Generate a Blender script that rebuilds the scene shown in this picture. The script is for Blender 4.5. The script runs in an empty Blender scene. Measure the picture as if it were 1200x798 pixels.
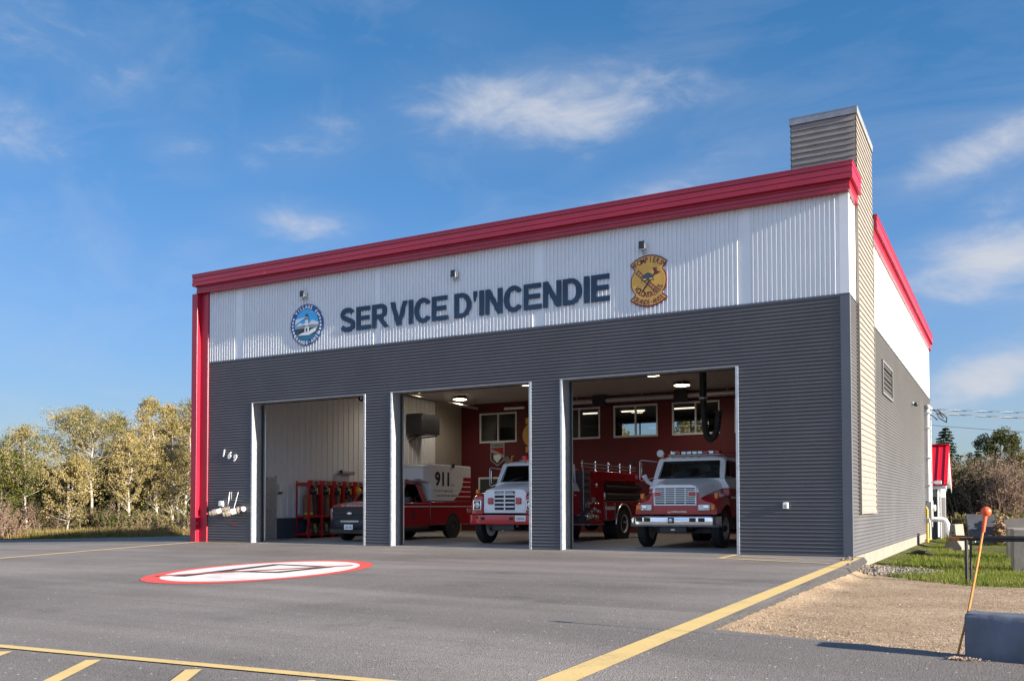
import bpy, bmesh, math, random
import numpy as np
from mathutils import Vector, Matrix
PI = math.pi
rnd = random.Random(7)
scene = bpy.context.scene
COL = scene.collection

# ------------------------------------------------------------------ helpers
class MB:
    """collects faces; build() links them as ONE mesh object"""
    def __init__(self):
        self.v = []; self.f = []; self.m = []
    def add(self, vs, fs, m=0):
        b = len(self.v); self.v += [tuple(p) for p in vs]
        for f in fs:
            self.f.append(tuple(i + b for i in f)); self.m.append(m)
        return self
    def box(self, x0, y0, z0, x1, y1, z1, m=0):
        x0, x1 = min(x0, x1), max(x0, x1); y0, y1 = min(y0, y1), max(y0, y1); z0, z1 = min(z0, z1), max(z0, z1)
        vs = [(x0,y0,z0),(x1,y0,z0),(x1,y1,z0),(x0,y1,z0),(x0,y0,z1),(x1,y0,z1),(x1,y1,z1),(x0,y1,z1)]
        return self.add(vs, [(0,3,2,1),(4,5,6,7),(0,1,5,4),(1,2,6,5),(2,3,7,6),(3,0,4,7)], m)
    def bar(self, p0, p1, w, h, m=0, up=(0,0,1)):
        p0, p1 = Vector(p0), Vector(p1); d = (p1-p0).normalized(); u = Vector(up)
        if abs(d.dot(u)) > .97: u = Vector((0,1,0))
        s = d.cross(u).normalized(); u = s.cross(d)
        vs = []
        for p in (p0, p1):
            for a, b in ((-1,-1),(1,-1),(1,1),(-1,1)): vs.append(p + s*a*w/2 + u*b*h/2)
        return self.add(vs, [(3,2,1,0),(4,5,6,7),(0,1,5,4),(1,2,6,5),(2,3,7,6),(3,0,4,7)], m)
    def tube(self, pts, r, seg=8, m=0, caps=True):
        pts = [Vector(p) for p in pts]; n = len(pts)
        rs = r if isinstance(r, (list, tuple)) else [r]*n
        vs = []; u = None
        for i, p in enumerate(pts):
            d = (pts[min(i+1,n-1)] - pts[max(i-1,0)])
            d = d.normalized() if d.length > 1e-9 else Vector((0,0,1))
            if u is None:
                u = Vector((0,0,1)) if abs(d.z) < .9 else Vector((1,0,0))
            u = (u - d*u.dot(d)).normalized(); s = d.cross(u)
            for k in range(seg):
                a = 2*PI*k/seg; vs.append(p + (u*math.cos(a) + s*math.sin(a))*rs[i])
        fs = [(i*seg+k, i*seg+(k+1)%seg, (i+1)*seg+(k+1)%seg, (i+1)*seg+k) for i in range(n-1) for k in range(seg)]
        if caps: fs += [tuple(range(seg-1,-1,-1)), tuple((n-1)*seg+k for k in range(seg))]
        return self.add(vs, fs, m)
    def lathe(self, o, axis, prof, seg=24, m=0, caps=True):
        """prof: (t along the axis, radius)"""
        o = Vector(o); d = Vector(axis).normalized()
        u = Vector((0,0,1)) if abs(d.z) < .9 else Vector((1,0,0))
        u = (u - d*u.dot(d)).normalized(); s = d.cross(u); vs = []
        for t, r in prof:
            for k in range(seg):
                a = 2*PI*k/seg; vs.append(o + d*t + (u*math.cos(a)+s*math.sin(a))*r)
        n = len(prof)
        fs = [(i*seg+k, i*seg+(k+1)%seg, (i+1)*seg+(k+1)%seg, (i+1)*seg+k) for i in range(n-1) for k in range(seg)]
        if caps: fs += [tuple(range(seg-1,-1,-1)), tuple((n-1)*seg+k for k in range(seg))]
        return self.add(vs, fs, m)
    def sphere(self, o, r, seg=16, rings=10, m=0, sc=(1,1,1)):
        prof = []
        vs = []; o = Vector(o)
        for i in range(rings+1):
            t = PI*i/rings
            for k in range(seg):
                a = 2*PI*k/seg
                vs.append(o + Vector((math.sin(t)*math.cos(a)*r*sc[0], math.sin(t)*math.sin(a)*r*sc[1], math.cos(t)*r*sc[2])))
        fs = [(i*seg+k, (i+1)*seg+k, (i+1)*seg+(k+1)%seg, i*seg+(k+1)%seg) for i in range(rings) for k in range(seg)]
        return self.add(vs, fs, m)
    def prism(self, poly, ext, m=0):
        """closed polygon of 3-D points swept along the vector ext"""
        e = Vector(ext); a = [Vector(p) for p in poly]; n = len(a)
        vs = a + [p+e for p in a]
        return self.add(vs, [tuple(range(n-1,-1,-1)), tuple(range(n,2*n))] + [(i,(i+1)%n,n+(i+1)%n,n+i) for i in range(n)], m)
    def loft(self, secs, mats=0, caps=True):
        """secs: list of equal-length 3-D rings"""
        n = len(secs[0]); vs = [p for s in secs for p in s]; b = len(self.v)
        self.v += [tuple(p) for p in vs]
        for i in range(len(secs)-1):
            for k in range(n):
                mm = mats if isinstance(mats, int) else mats[k]
                self.f.append((b+i*n+k, b+i*n+(k+1)%n, b+(i+1)*n+(k+1)%n, b+(i+1)*n+k)); self.m.append(mm)
        if caps:
            mm = mats if isinstance(mats, int) else mats[0]
            self.f.append(tuple(b+k for k in range(n-1,-1,-1))); self.m.append(mm)
            self.f.append(tuple(b+(len(secs)-1)*n+k for k in range(n))); self.m.append(mm)
        return self
    def build(self, name, mats, parent=None, smooth=35, bevel=0, bseg=2, inv=None):
        me = bpy.data.meshes.new(name); me.from_pydata(self.v, [], self.f)
        mats = mats if isinstance(mats, (list, tuple)) else [mats]
        for mt in mats: me.materials.append(mt)
        me.polygons.foreach_set('material_index', self.m)
        bm = bmesh.new(); bm.from_mesh(me); bmesh.ops.recalc_face_normals(bm, faces=bm.faces); bm.to_mesh(me); bm.free()
        return link(name, me, parent, smooth, bevel, bseg, inv)

def link(name, me, parent=None, smooth=35, bevel=0, bseg=2, inv=None):
    if smooth:
        me.polygons.foreach_set('use_smooth', [True]*len(me.polygons))
        me.set_sharp_from_angle(angle=math.radians(smooth))
    me.update()
    o = bpy.data.objects.new(name, me); COL.objects.link(o)
    if parent is not None:
        o.parent = parent
        if inv is not None: o.matrix_parent_inverse = inv
    if bevel:
        b = o.modifiers.new('bevel', 'BEVEL'); b.width = bevel; b.segments = bseg; b.limit_method = 'ANGLE'; b.angle_limit = math.radians(40); b.harden_normals = False
    return o

def np_mesh(name, V, nper, mats, parent=None, midx=None, smooth=False):
    """V: (n, nper, 3) array of separate triangles or quads"""
    n = V.shape[0]; me = bpy.data.meshes.new(name)
    me.vertices.add(n*nper); me.vertices.foreach_set('co', V.reshape(-1).astype(np.float32))
    me.loops.add(n*nper); me.loops.foreach_set('vertex_index', np.arange(n*nper, dtype=np.int32))
    me.polygons.add(n); me.polygons.foreach_set('loop_start', np.arange(0, n*nper, nper, dtype=np.int32))
    me.polygons.foreach_set('loop_total', np.full(n, nper, dtype=np.int32))
    for mt in mats: me.materials.append(mt)
    if midx is not None: me.polygons.foreach_set('material_index', midx.astype(np.int32))
    me.update(calc_edges=True); me.validate()
    o = bpy.data.objects.new(name, me); COL.objects.link(o)
    if parent is not None: o.parent = parent
    return o

def tag(o, label, cat=None, group=None, kind=None):
    o['label'] = label
    if cat: o['category'] = cat
    if group: o['group'] = group
    if kind: o['kind'] = kind
    return o
def thing(name, loc, label, cat, group=None, rz=0):
    o = bpy.data.objects.new(name, None); COL.objects.link(o); o.location = loc; o.rotation_euler = (0,0,rz)
    o.empty_display_size = .3
    return tag(o, label, cat, group)
def struct(o):
    o['kind'] = 'structure'; return o
def copy_tree(o, parent=None):
    c = o.copy(); COL.objects.link(c)
    if parent is not None:
        c.parent = parent; c.matrix_parent_inverse = o.matrix_parent_inverse
    for ch in list(o.children): copy_tree(ch, c)
    return c

# ------------------------------------------------------------------ text
_TC = {}
def text_geo(s, size=1.0, off=0.0, shear=0.0, ext=0.0):
    key = (s, size, off, shear, ext)
    if key in _TC: return _TC[key]
    cu = bpy.data.curves.new('txt', 'FONT'); cu.body = s; cu.size = size; cu.offset = off; cu.shear = shear; cu.extrude = ext
    cu.resolution_u = 4
    ob = bpy.data.objects.new('txt', cu); COL.objects.link(ob)
    dg = bpy.context.evaluated_depsgraph_get(); dg.update()
    me = bpy.data.meshes.new_from_object(ob.evaluated_get(dg))
    vs = [v.co.copy() for v in me.vertices]; fs = [tuple(p.vertices) for p in me.polygons]
    bpy.data.objects.remove(ob); bpy.data.curves.remove(cu); bpy.data.meshes.remove(me)
    _TC[key] = (vs, fs); return vs, fs
def put_text(mb, s, x0, z0, w, h, fn, m=0, off=0.0, shear=0.0, ext=0.0):
    """fits the text into the box (x0, z0, w, h) of a plane; fn maps (a, b, depth) to 3-D"""
    vs, fs = text_geo(s, 1.0, off, shear, ext)
    if not vs: return
    ax = min(v.x for v in vs); bx = max(v.x for v in vs); ay = min(v.y for v in vs); by = max(v.y for v in vs)
    mb.add([fn(x0+(v.x-ax)/(bx-ax)*w, z0+(v.y-ay)/(by-ay)*h, v.z) for v in vs], fs, m)
def arc_text(mb, s, cx, cz, R, a_mid, step, h, fn, m=0, inward=False, off=0.0, asp=.75):
    """letters standing on a circle; a_mid is the middle angle (90 = top)"""
    n = len(s)
    for i, ch in enumerate(s):
        if ch == ' ': continue
        k = (i-(n-1)/2)*step
        a = math.radians(a_mid - k if not inward else a_mid + k)
        vs, fs = text_geo(ch, 1.0, off)
        ax = min(v.x for v in vs); bx = max(v.x for v in vs); ay = min(v.y for v in vs); by = max(v.y for v in vs)
        hh = h if ch not in "-" else h*.18
        zz = 0 if ch not in "-" else h*.38
        wd = asp*h*((bx-ax)/.62 if ch not in "-" else .7)
        out = []
        for v in vs:
            lx = ((v.x-ax)/(bx-ax)-.5)*wd; ly = (v.y-ay)/(by-ay)*hh + zz
            if ch.islower() and ch in 'aeo': ly *= .75
            if not inward: rx, rz = R+ly, lx; px = cx+math.cos(a)*rx+math.sin(a)*rz; pz = cz+math.sin(a)*rx-math.cos(a)*rz
            else: rx, rz = R-ly, lx; px = cx+math.cos(a)*rx-math.sin(a)*rz; pz = cz+math.sin(a)*rx+math.cos(a)*rz
            out.append(fn(px, pz, v.z))
        mb.add(out, fs, m)
def arc_pts(cx, cz, r, a0, a1, n):
    return [(cx+r*math.cos(math.radians(a0+(a1-a0)*i/n)), cz+r*math.sin(math.radians(a0+(a1-a0)*i/n))) for i in range(n+1)]

# ------------------------------------------------------------------ materials
def nn(nt, t, **kw):
    n = nt.nodes.new(t)
    for k, v in kw.items():
        if k.startswith('i_'):
            n.inputs[k[2:].replace('_', ' ')].default_value = v
        else: setattr(n, k, v)
    return n
def mat(name, col, rough=.5, metal=0.0, var=0.0, vscale=6.0, bump=0.0, bscale=40.0, coat=0.0, streak=None, dirt=None, spec=.5, vcol=None, rvar=0.0):
    """Principled paint, metal or mineral with noise in its colour, roughness and relief; streak = (sx,sy,sz) stretches the noise; dirt = (colour, amount, scale)"""
    m = bpy.data.materials.new(name); m.use_nodes = True; nt = m.node_tree; L = nt.links
    p = nt.nodes['Principled BSDF']
    p.inputs['Base Color'].default_value = (*col, 1); p.inputs['Roughness'].default_value = rough
    p.inputs['Metallic'].default_value = metal; p.inputs['Specular IOR Level'].default_value = spec
    if coat: p.inputs['Coat Weight'].default_value = coat; p.inputs['Coat Roughness'].default_value = .06
    tc = nn(nt, 'ShaderNodeTexCoord'); src = tc.outputs['Object']
    if streak:
        mp = nn(nt, 'ShaderNodeMapping'); mp.inputs['Scale'].default_value = streak; L.new(src, mp.inputs['Vector']); src = mp.outputs['Vector']
    cur = None
    if var or rvar:
        nz = nn(nt, 'ShaderNodeTexNoise', i_Scale=vscale, i_Detail=6.0, i_Roughness=.6); L.new(src, nz.inputs['Vector'])
    if var:
        rp = nn(nt, 'ShaderNodeValToRGB'); c2 = vcol or tuple(min(1, c*(1+var)) for c in col); c1 = tuple(c*(1-var) for c in col)
        rp.color_ramp.elements[0].position = .3; rp.color_ramp.elements[1].position = .7
        rp.color_ramp.elements[0].color = (*c1, 1); rp.color_ramp.elements[1].color = (*c2, 1)
        L.new(nz.outputs['Fac'], rp.inputs['Fac']); cur = rp.outputs['Color']; L.new(cur, p.inputs['Base Color'])
    if rvar:
        mr = nn(nt, 'ShaderNodeMapRange'); mr.inputs['To Min'].default_value = max(0.02, rough-rvar); mr.inputs['To Max'].default_value = min(1, rough+rvar)
        L.new(nz.outputs['Fac'], mr.inputs['Value']); L.new(mr.outputs['Result'], p.inputs['Roughness'])
    if dirt:
        dc, am, sc = dirt
        n2 = nn(nt, 'ShaderNodeTexNoise', i_Scale=sc, i_Detail=8.0, i_Roughness=.65); L.new(tc.outputs['Object'], n2.inputs['Vector'])
        r2 = nn(nt, 'ShaderNodeMapRange'); r2.inputs['From Min'].default_value = .5; r2.inputs['From Max'].default_value = .75; r2.inputs['To Max'].default_value = am
        L.new(n2.outputs['Fac'], r2.inputs['Value'])
        mx = nn(nt, 'ShaderNodeMix', data_type='RGBA'); mx.inputs[7].default_value = (*dc, 1)
        L.new(r2.outputs['Result'], mx.inputs[0])
        if cur is not None: L.new(cur, mx.inputs[6])
        else: mx.inputs[6].default_value = (*col, 1)
        L.new(mx.outputs[2], p.inputs['Base Color'])
    if bump:
        n3 = nn(nt, 'ShaderNodeTexNoise', i_Scale=bscale, i_Detail=5.0); L.new(src, n3.inputs['Vector'])
        bp = nn(nt, 'ShaderNodeBump', i_Strength=bump, i_Distance=.02); L.new(n3.outputs['Fac'], bp.inputs['Height']); L.new(bp.outputs['Normal'], p.inputs['Normal'])
    return m
def emit(name, col, strength):
    m = bpy.data.materials.new(name); m.use_nodes = True; nt = m.node_tree
    p = nt.nodes['Principled BSDF']; p.inputs['Base Color'].default_value = (*col, 1)
    p.inputs['Emission Color'].default_value = (*col, 1); p.inputs['Emission Strength'].default_value = strength
    return m
def glass(name, tint=(.6,.65,.68), refl=1.0, rough=.0):
    m = bpy.data.materials.new(name); m.use_nodes = True; nt = m.node_tree; L = nt.links; nt.nodes.clear()
    out = nn(nt, 'ShaderNodeOutputMaterial'); tr = nn(nt, 'ShaderNodeBsdfTransparent'); tr.inputs['Color'].default_value = (*tint, 1)
    gl = nn(nt, 'ShaderNodeBsdfGlossy', i_Roughness=rough); fr = nn(nt, 'ShaderNodeFresnel', i_IOR=1.5)
    ml = nn(nt, 'ShaderNodeMath', operation='MULTIPLY'); ml.inputs[1].default_value = refl
    mx = nn(nt, 'ShaderNodeMixShader'); L.new(fr.outputs[0], ml.inputs[0]); L.new(ml.outputs[0], mx.inputs[0])
    L.new(tr.outputs[0], mx.inputs[1]); L.new(gl.outputs[0], mx.inputs[2]); L.new(mx.outputs[0], out.inputs['Surface'])
    return m
def leafmat(name, cols, scale=1.2, trans=.35):
    m = bpy.data.materials.new(name); m.use_nodes = True; nt = m.node_tree; L = nt.links; nt.nodes.clear()
    out = nn(nt, 'ShaderNodeOutputMaterial'); tc = nn(nt, 'ShaderNodeTexCoord')
    n1 = nn(nt, 'ShaderNodeTexNoise', i_Scale=scale, i_Detail=2.0); L.new(tc.outputs['Object'], n1.inputs['Vector'])
    n2 = nn(nt, 'ShaderNodeTexNoise', i_Scale=scale*14, i_Detail=2.0); L.new(tc.outputs['Object'], n2.inputs['Vector'])
    ad = nn(nt, 'ShaderNodeMath', operation='ADD'); L.new(n1.outputs['Fac'], ad.inputs[0]); L.new(n2.outputs['Fac'], ad.inputs[1])
    mr = nn(nt, 'ShaderNodeMapRange'); mr.inputs['From Min'].default_value = .72; mr.inputs['From Max'].default_value = 1.28; L.new(ad.outputs[0], mr.inputs['Value'])
    rp = nn(nt, 'ShaderNodeValToRGB'); e = rp.color_ramp.elements
    while len(e) < len(cols): e.new(.5)
    for i, c in enumerate(cols): e[i].position = i/(len(cols)-1); e[i].color = (*c, 1)
    L.new(mr.outputs[0], rp.inputs['Fac'])
    df = nn(nt, 'ShaderNodeBsdfDiffuse'); tl = nn(nt, 'ShaderNodeBsdfTranslucent'); mx = nn(nt, 'ShaderNodeMixShader'); mx.inputs[0].default_value = trans
    L.new(rp.outputs[0], df.inputs['Color']); L.new(rp.outputs[0], tl.inputs['Color']); L.new(df.outputs[0], mx.inputs[1]); L.new(tl.outputs[0], mx.inputs[2]); L.new(mx.outputs[0], out.inputs['Surface'])
    return m

M = {}
M['red'] = mat('red_steel', (.36,.012,.035), .33, var=.10, vscale=1.5, bump=.05, bscale=1.2, rvar=.08, streak=(1,1,.4))
M['grey_clad'] = mat('grey_cladding_paint', (.098,.097,.106), .42, var=.10, vscale=.8, dirt=((.2,.19,.18),.12,.6), rvar=.06)
M['white_clad'] = mat('white_cladding_paint', (.70,.715,.735), .38, var=.05, vscale=.7, bump=.12, bscale=.9, dirt=((.6,.58,.55),.15,.7))
M['grey_trim'] = mat('grey_trim_paint', (.10,.105,.125), .4, var=.06, vscale=2)
M['galv'] = mat('galvanised_steel', (.50,.52,.54), .42, metal=.55, var=.16, vscale=9, rvar=.12)
M['concrete'] = mat('concrete', (.215,.195,.17), .9, var=.16, vscale=3, bump=.25, bscale=60, dirt=((.22,.2,.17),.5,1.5))
M['floor'] = mat('concrete_floor', (.30,.29,.28), .55, var=.12, vscale=1.2, dirt=((.14,.13,.125),.5,.9), bump=.05, bscale=30)
M['wood'] = mat('weathered_clapboard', (.215,.198,.182), .8, var=.28, vscale=5, streak=(.6,.6,9), bump=.25, bscale=14, dirt=((.22,.20,.185),.45,2.2))
M['int_wall'] = mat('interior_panel', (.73,.735,.75), .5, var=.04)
M['beige'] = mat('beige_plaster', (.36,.32,.27), .8, var=.05)
M['red_wall'] = mat('red_interior_wall', (.105,.005,.010), .6, var=.08)
M['ceiling'] = mat('ceiling_panel', (.48,.45,.43), .8, var=.04)
M['wainscot'] = mat('dark_wainscot', (.05,.07,.10), .5, var=.1)
M['dark'] = mat('dark_interior', (.05,.05,.052), .8, var=.1)
M['black'] = mat('black_rubber', (.015,.015,.016), .6, var=.25, vscale=8, bump=.1)
M['blackm'] = mat('black_metal', (.02,.02,.022), .4, var=.2, vscale=5)
M['zinc'] = mat('dull_zinc', (.26,.275,.30), .5, metal=.3, var=.2, vscale=5)
M['chrome'] = mat('chrome', (.82,.82,.83), .09, metal=1.0, var=.05, rvar=.05, vscale=4)
M['alu'] = mat('brushed_aluminium', (.55,.56,.57), .32, metal=.9, var=.12, vscale=12, streak=(1,8,8))
M['fire_red'] = mat('fire_engine_red', (.40,.008,.016), .25, coat=.9, var=.08, vscale=2, rvar=.06, dirt=((.18,.05,.045),.15,2))
M['fire_red2'] = mat('bumper_red', (.52,.012,.02), .3, coat=.6, var=.08, vscale=3)
M['truck_white'] = mat('truck_white', (.84,.86,.88), .38, coat=.25, var=.04, vscale=2, dirt=((.5,.48,.45),.25,2.5))
M['pick_red'] = mat('pickup_red', (.33,.008,.014), .28, coat=.8, var=.08, vscale=2)
M['box_white'] = mat('fibreglass_white', (.70,.68,.65), .45, var=.04, vscale=2, dirt=((.5,.47,.43),.2,2))
M['navy'] = mat('navy_letter_paint', (.011,.036,.078), .55, var=.08)
M['white'] = mat('white_paint', (.80,.80,.78), .45, var=.05)
M['amber'] = mat('amber_lens', (.75,.20,.01), .2, coat=.5, var=.1, vscale=20)
M['redlens'] = mat('red_lens', (.45,.01,.015), .15, coat=.8, var=.15, vscale=30)
M['lens'] = mat('clear_lens', (.62,.65,.68), .08, metal=.6, var=.25, vscale=25)
M['plastic'] = mat('dark_grille_plastic', (.012,.013,.017), .5, var=.15)
M['seat'] = mat('grey_seat', (.24,.27,.28), .8, var=.2)
M['glass'] = glass('windscreen', (.55,.64,.66), 1.3)
M['glass_dk'] = glass('tinted_side_glass', (.10,.11,.12), 1.2)
M['glass_in'] = glass('interior_pane', (.88,.90,.91), 1.2)
M['brass'] = mat('weathered_brass', (.40,.35,.28), .45, metal=.5, var=.3, vscale=20)
M['lampglass'] = emit('lamp_lens', (1,.80,.52), 4.0)
M['tube'] = emit('lit_tube', (1,.86,.68), .55)
M['redlamp'] = emit('lit_red_beacon', (1,.02,.03), .8)
M['tan'] = mat('tan_bunker_gear', (.30,.18,.09), .9, var=.25, vscale=9, bump=.3, bscale=18)
M['darkgear'] = mat('dark_bunker_gear', (.075,.055,.06), .9, var=.3, vscale=9, bump=.3, bscale=18)
M['yellow_hi'] = mat('reflective_yellow', (.75,.72,.05), .5, var=.1)
M['helmet_y'] = mat('yellow_helmet', (.62,.42,.02), .4, var=.15)
M['gold'] = mat('gold_sign', (.66,.36,.06), .45, var=.06)
M['maroon'] = mat('maroon_sign', (.13,.012,.03), .45, var=.1)
M['blue_sign'] = mat('blue_sign', (.02,.075,.24), .45, var=.06)
M['sky_sign'] = mat('light_blue_sign', (.05,.42,.78), .45, var=.06)
M['slate'] = mat('slate_sign', (.035,.055,.075), .5, var=.25, vscale=9)
M['teal'] = mat('teal_sign', (.02,.17,.27), .5, var=.1)
M['orange'] = mat('orange_plastic', (.80,.10,.025), .4, var=.08)
M['rust'] = mat('rusty_steel', (.30,.11,.03), .75, var=.35, vscale=14, vcol=(.55,.25,.07))
M['barsteel'] = mat('black_painted_pipe', (.022,.022,.026), .38, var=.3, vscale=6, dirt=((.25,.13,.08),.7,2.5))
M['curb'] = mat('slate_painted_concrete', (.095,.105,.135), .62, var=.14, vscale=7, bump=.35, bscale=9, streak=(1,1,.25), dirt=((.045,.05,.06),.5,5))
M['roof_red'] = mat('red_shed_roof', (.60,.012,.03), .35, var=.06)
M['pvc'] = mat('white_pvc', (.78,.78,.76), .4, var=.04)
M['yellow_pipe'] = mat('yellow_gas_pipe', (.65,.42,.03), .45, var=.12)
M['grey_box'] = mat('grey_meter_box', (.30,.32,.33), .45, var=.08)
M['cable'] = mat('black_cable', (.02,.02,.022), .5, var=.2)
M['cable2'] = mat('bare_wire', (.45,.44,.42), .4, metal=.4, var=.2)
M['bark_birch'] = mat('birch_bark', (.38,.345,.30), .9, var=.4, vscale=5, streak=(1,1,4), bump=.4, dirt=((.07,.06,.05),.8,6))
M['bark'] = mat('grey_brown_bark', (.16,.125,.095), .9, var=.35, vscale=7, bump=.4)
M['twig'] = mat('bare_twigs', (.20,.14,.11), .9, var=.35, vscale=2)
CAM_AX = ((0.877169, 0.480178, -0.001899), (0.016548, -0.026277, 0.999518), (-0.479897, 0.876777, 0.030995))
SUN_E, SKY_S, SKY_SAT, CLOUD, EXPO = 4.6, .09, 1.02, (1.95,2.07,2.35,1), 1.8
SKY_K, SKY_LOW, SKY_HIGH, BACK_FILL = .45, (1.02,1.12,1.46), (.40,.76,1.0), (2.4,3.15,4.5,1)
# ------------------------------------------------------------------ terrain
def sst(a, b, x):
    t = np.clip((x-a)/(b-a), 0, 1); return t*t*(3-2*t)
YS = [-80,-13,-12,-10,-5,-3,0,2,10,25,60,400]; ZS = [-.02,-.03,-.05,-.07,-.12,-.17,-.28,-.36,-.40,-.45,-.5,-.5]
def g_right(x, y):
    e = np.interp(y, [-14,-3,-1,.6,22.6,24], [.52,.28,.05,-.35,-.35,-16.])
    return np.interp(y, YS, ZS)*sst(e, e+.45, x)
def g_left(x, y=0):
    s = np.maximum(0, -20-np.asarray(x, float)); s = np.minimum(s, 60)
    return -.0246*s*s/(s+1.5) - .0109*np.clip(y, 0, 40)*sst(0, 6, s)
def gz(x, y):
    x = np.asarray(x, float); y = np.asarray(y, float)
    return g_right(x, y) + g_left(x, y)
def h1(x, y): return float(gz(x, y))

def at(u, dep):
    """ground position met at that bearing of the 1200-wide photograph"""
    l = (u-600)/1065.8; return (2.983+dep*(-.480+.877*l), -20.583+dep*(.8767+.4801*l))
EDGE = [at(u, d) for u, d in ((330,68),(240,62),(170,59),(110,56),(50,54.5),(-10,53.5),(-120,52),(-300,52))]
def asphalt_mat():
    m = bpy.data.materials.new('asphalt'); m.use_nodes = True; nt = m.node_tree; L = nt.links; p = nt.nodes['Principled BSDF']
    tc = nn(nt, 'ShaderNodeTexCoord'); O = tc.outputs['Object']
    big = nn(nt, 'ShaderNodeTexNoise', i_Scale=.22, i_Detail=6.0, i_Roughness=.6, i_Distortion=.6); L.new(O, big.inputs['Vector'])
    r1 = nn(nt, 'ShaderNodeValToRGB'); e = r1.color_ramp.elements; e[0].position=.34; e[1].position=.68; e[0].color=(.163,.150,.146,1); e[1].color=(.232,.212,.204,1); L.new(big.outputs['Fac'], r1.inputs[0])
    # pavers' lanes: long faint bands that run across the yard
    mp = nn(nt, 'ShaderNodeMapping'); mp.inputs['Scale'].default_value = (.07,.5,1); mp.inputs['Rotation'].default_value = (0,0,.12); L.new(O, mp.inputs['Vector'])
    bn = nn(nt, 'ShaderNodeTexNoise', i_Scale=1.0, i_Detail=5.0, i_Roughness=.6, i_Distortion=.8); L.new(mp.outputs[0], bn.inputs['Vector'])
    rb = nn(nt, 'ShaderNodeMapRange'); rb.inputs['From Min'].default_value=.42; rb.inputs['From Max'].default_value=.66; rb.inputs['To Min'].default_value=.78; rb.inputs['To Max'].default_value=1.10; L.new(bn.outputs['Fac'], rb.inputs['Value'])
    m1 = nn(nt, 'ShaderNodeMix', data_type='RGBA', blend_type='MULTIPLY'); m1.inputs[0].default_value=1; L.new(r1.outputs[0], m1.inputs[6]); L.new(rb.outputs[0], m1.inputs[7])
    # darker drips and worn spots
    st_n = nn(nt, 'ShaderNodeTexNoise', i_Scale=.75, i_Detail=9.0, i_Roughness=.7); L.new(O, st_n.inputs['Vector'])
    st_r = nn(nt, 'ShaderNodeMapRange'); st_r.inputs['From Min'].default_value=.55; st_r.inputs['From Max'].default_value=.72; st_r.inputs['To Min'].default_value=1.0; st_r.inputs['To Max'].default_value=.72; L.new(st_n.outputs['Fac'], st_r.inputs['Value'])
    m1b = nn(nt, 'ShaderNodeMix', data_type='RGBA', blend_type='MULTIPLY'); m1b.inputs[0].default_value=1; L.new(m1.outputs[2], m1b.inputs[6]); L.new(st_r.outputs[0], m1b.inputs[7]); m1 = m1b
    # stone chips
    vo = nn(nt, 'ShaderNodeTexVoronoi', i_Scale=95.0); L.new(O, vo.inputs['Vector'])
    sp = nn(nt, 'ShaderNodeSeparateColor'); L.new(vo.outputs['Color'], sp.inputs[0])
    rc = nn(nt, 'ShaderNodeMapRange'); rc.inputs['From Min'].default_value=0; rc.inputs['From Max'].default_value=1; rc.inputs['To Min'].default_value=.74; rc.inputs['To Max'].default_value=1.26; L.new(sp.outputs[0], rc.inputs['Value'])
    m2 = nn(nt, 'ShaderNodeMix', data_type='RGBA', blend_type='MULTIPLY'); m2.inputs[0].default_value=1; L.new(m1.outputs[2], m2.inputs[6]); L.new(rc.outputs[0], m2.inputs[7])
    # scattered pale chips
    v2 = nn(nt, 'ShaderNodeTexVoronoi', i_Scale=26.0); L.new(O, v2.inputs['Vector']); s2 = nn(nt, 'ShaderNodeSeparateColor'); L.new(v2.outputs['Color'], s2.inputs[0])
    g1 = nn(nt, 'ShaderNodeMath', operation='GREATER_THAN'); g1.inputs[1].default_value=.975; L.new(s2.outputs[1], g1.inputs[0])
    g2 = nn(nt, 'ShaderNodeMath', operation='LESS_THAN'); g2.inputs[1].default_value=.26; L.new(v2.outputs['Distance'], g2.inputs[0])
    gm = nn(nt, 'ShaderNodeMath', operation='MULTIPLY'); L.new(g1.outputs[0], gm.inputs[0]); L.new(g2.outputs[0], gm.inputs[1])
    m3 = nn(nt, 'ShaderNodeMix', data_type='RGBA'); m3.inputs[7].default_value=(.50,.46,.42,1); L.new(gm.outputs[0], m3.inputs[0]); L.new(m2.outputs[2], m3.inputs[6])
    L.new(m3.outputs[2], p.inputs['Base Color']); p.inputs['Roughness'].default_value=.9; p.inputs['Specular IOR Level'].default_value=.18
    bp = nn(nt, 'ShaderNodeBump', i_Strength=.34, i_Distance=.010); ad = nn(nt, 'ShaderNodeMath', operation='ADD')
    n3 = nn(nt, 'ShaderNodeTexNoise', i_Scale=60.0, i_Detail=4.0); L.new(O, n3.inputs['Vector'])
    L.new(vo.outputs['Distance'], ad.inputs[0]); L.new(n3.outputs['Fac'], ad.inputs[1]); L.new(ad.outputs[0], bp.inputs['Height']); L.new(bp.outputs[0], p.inputs['Normal'])
    return m
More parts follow.
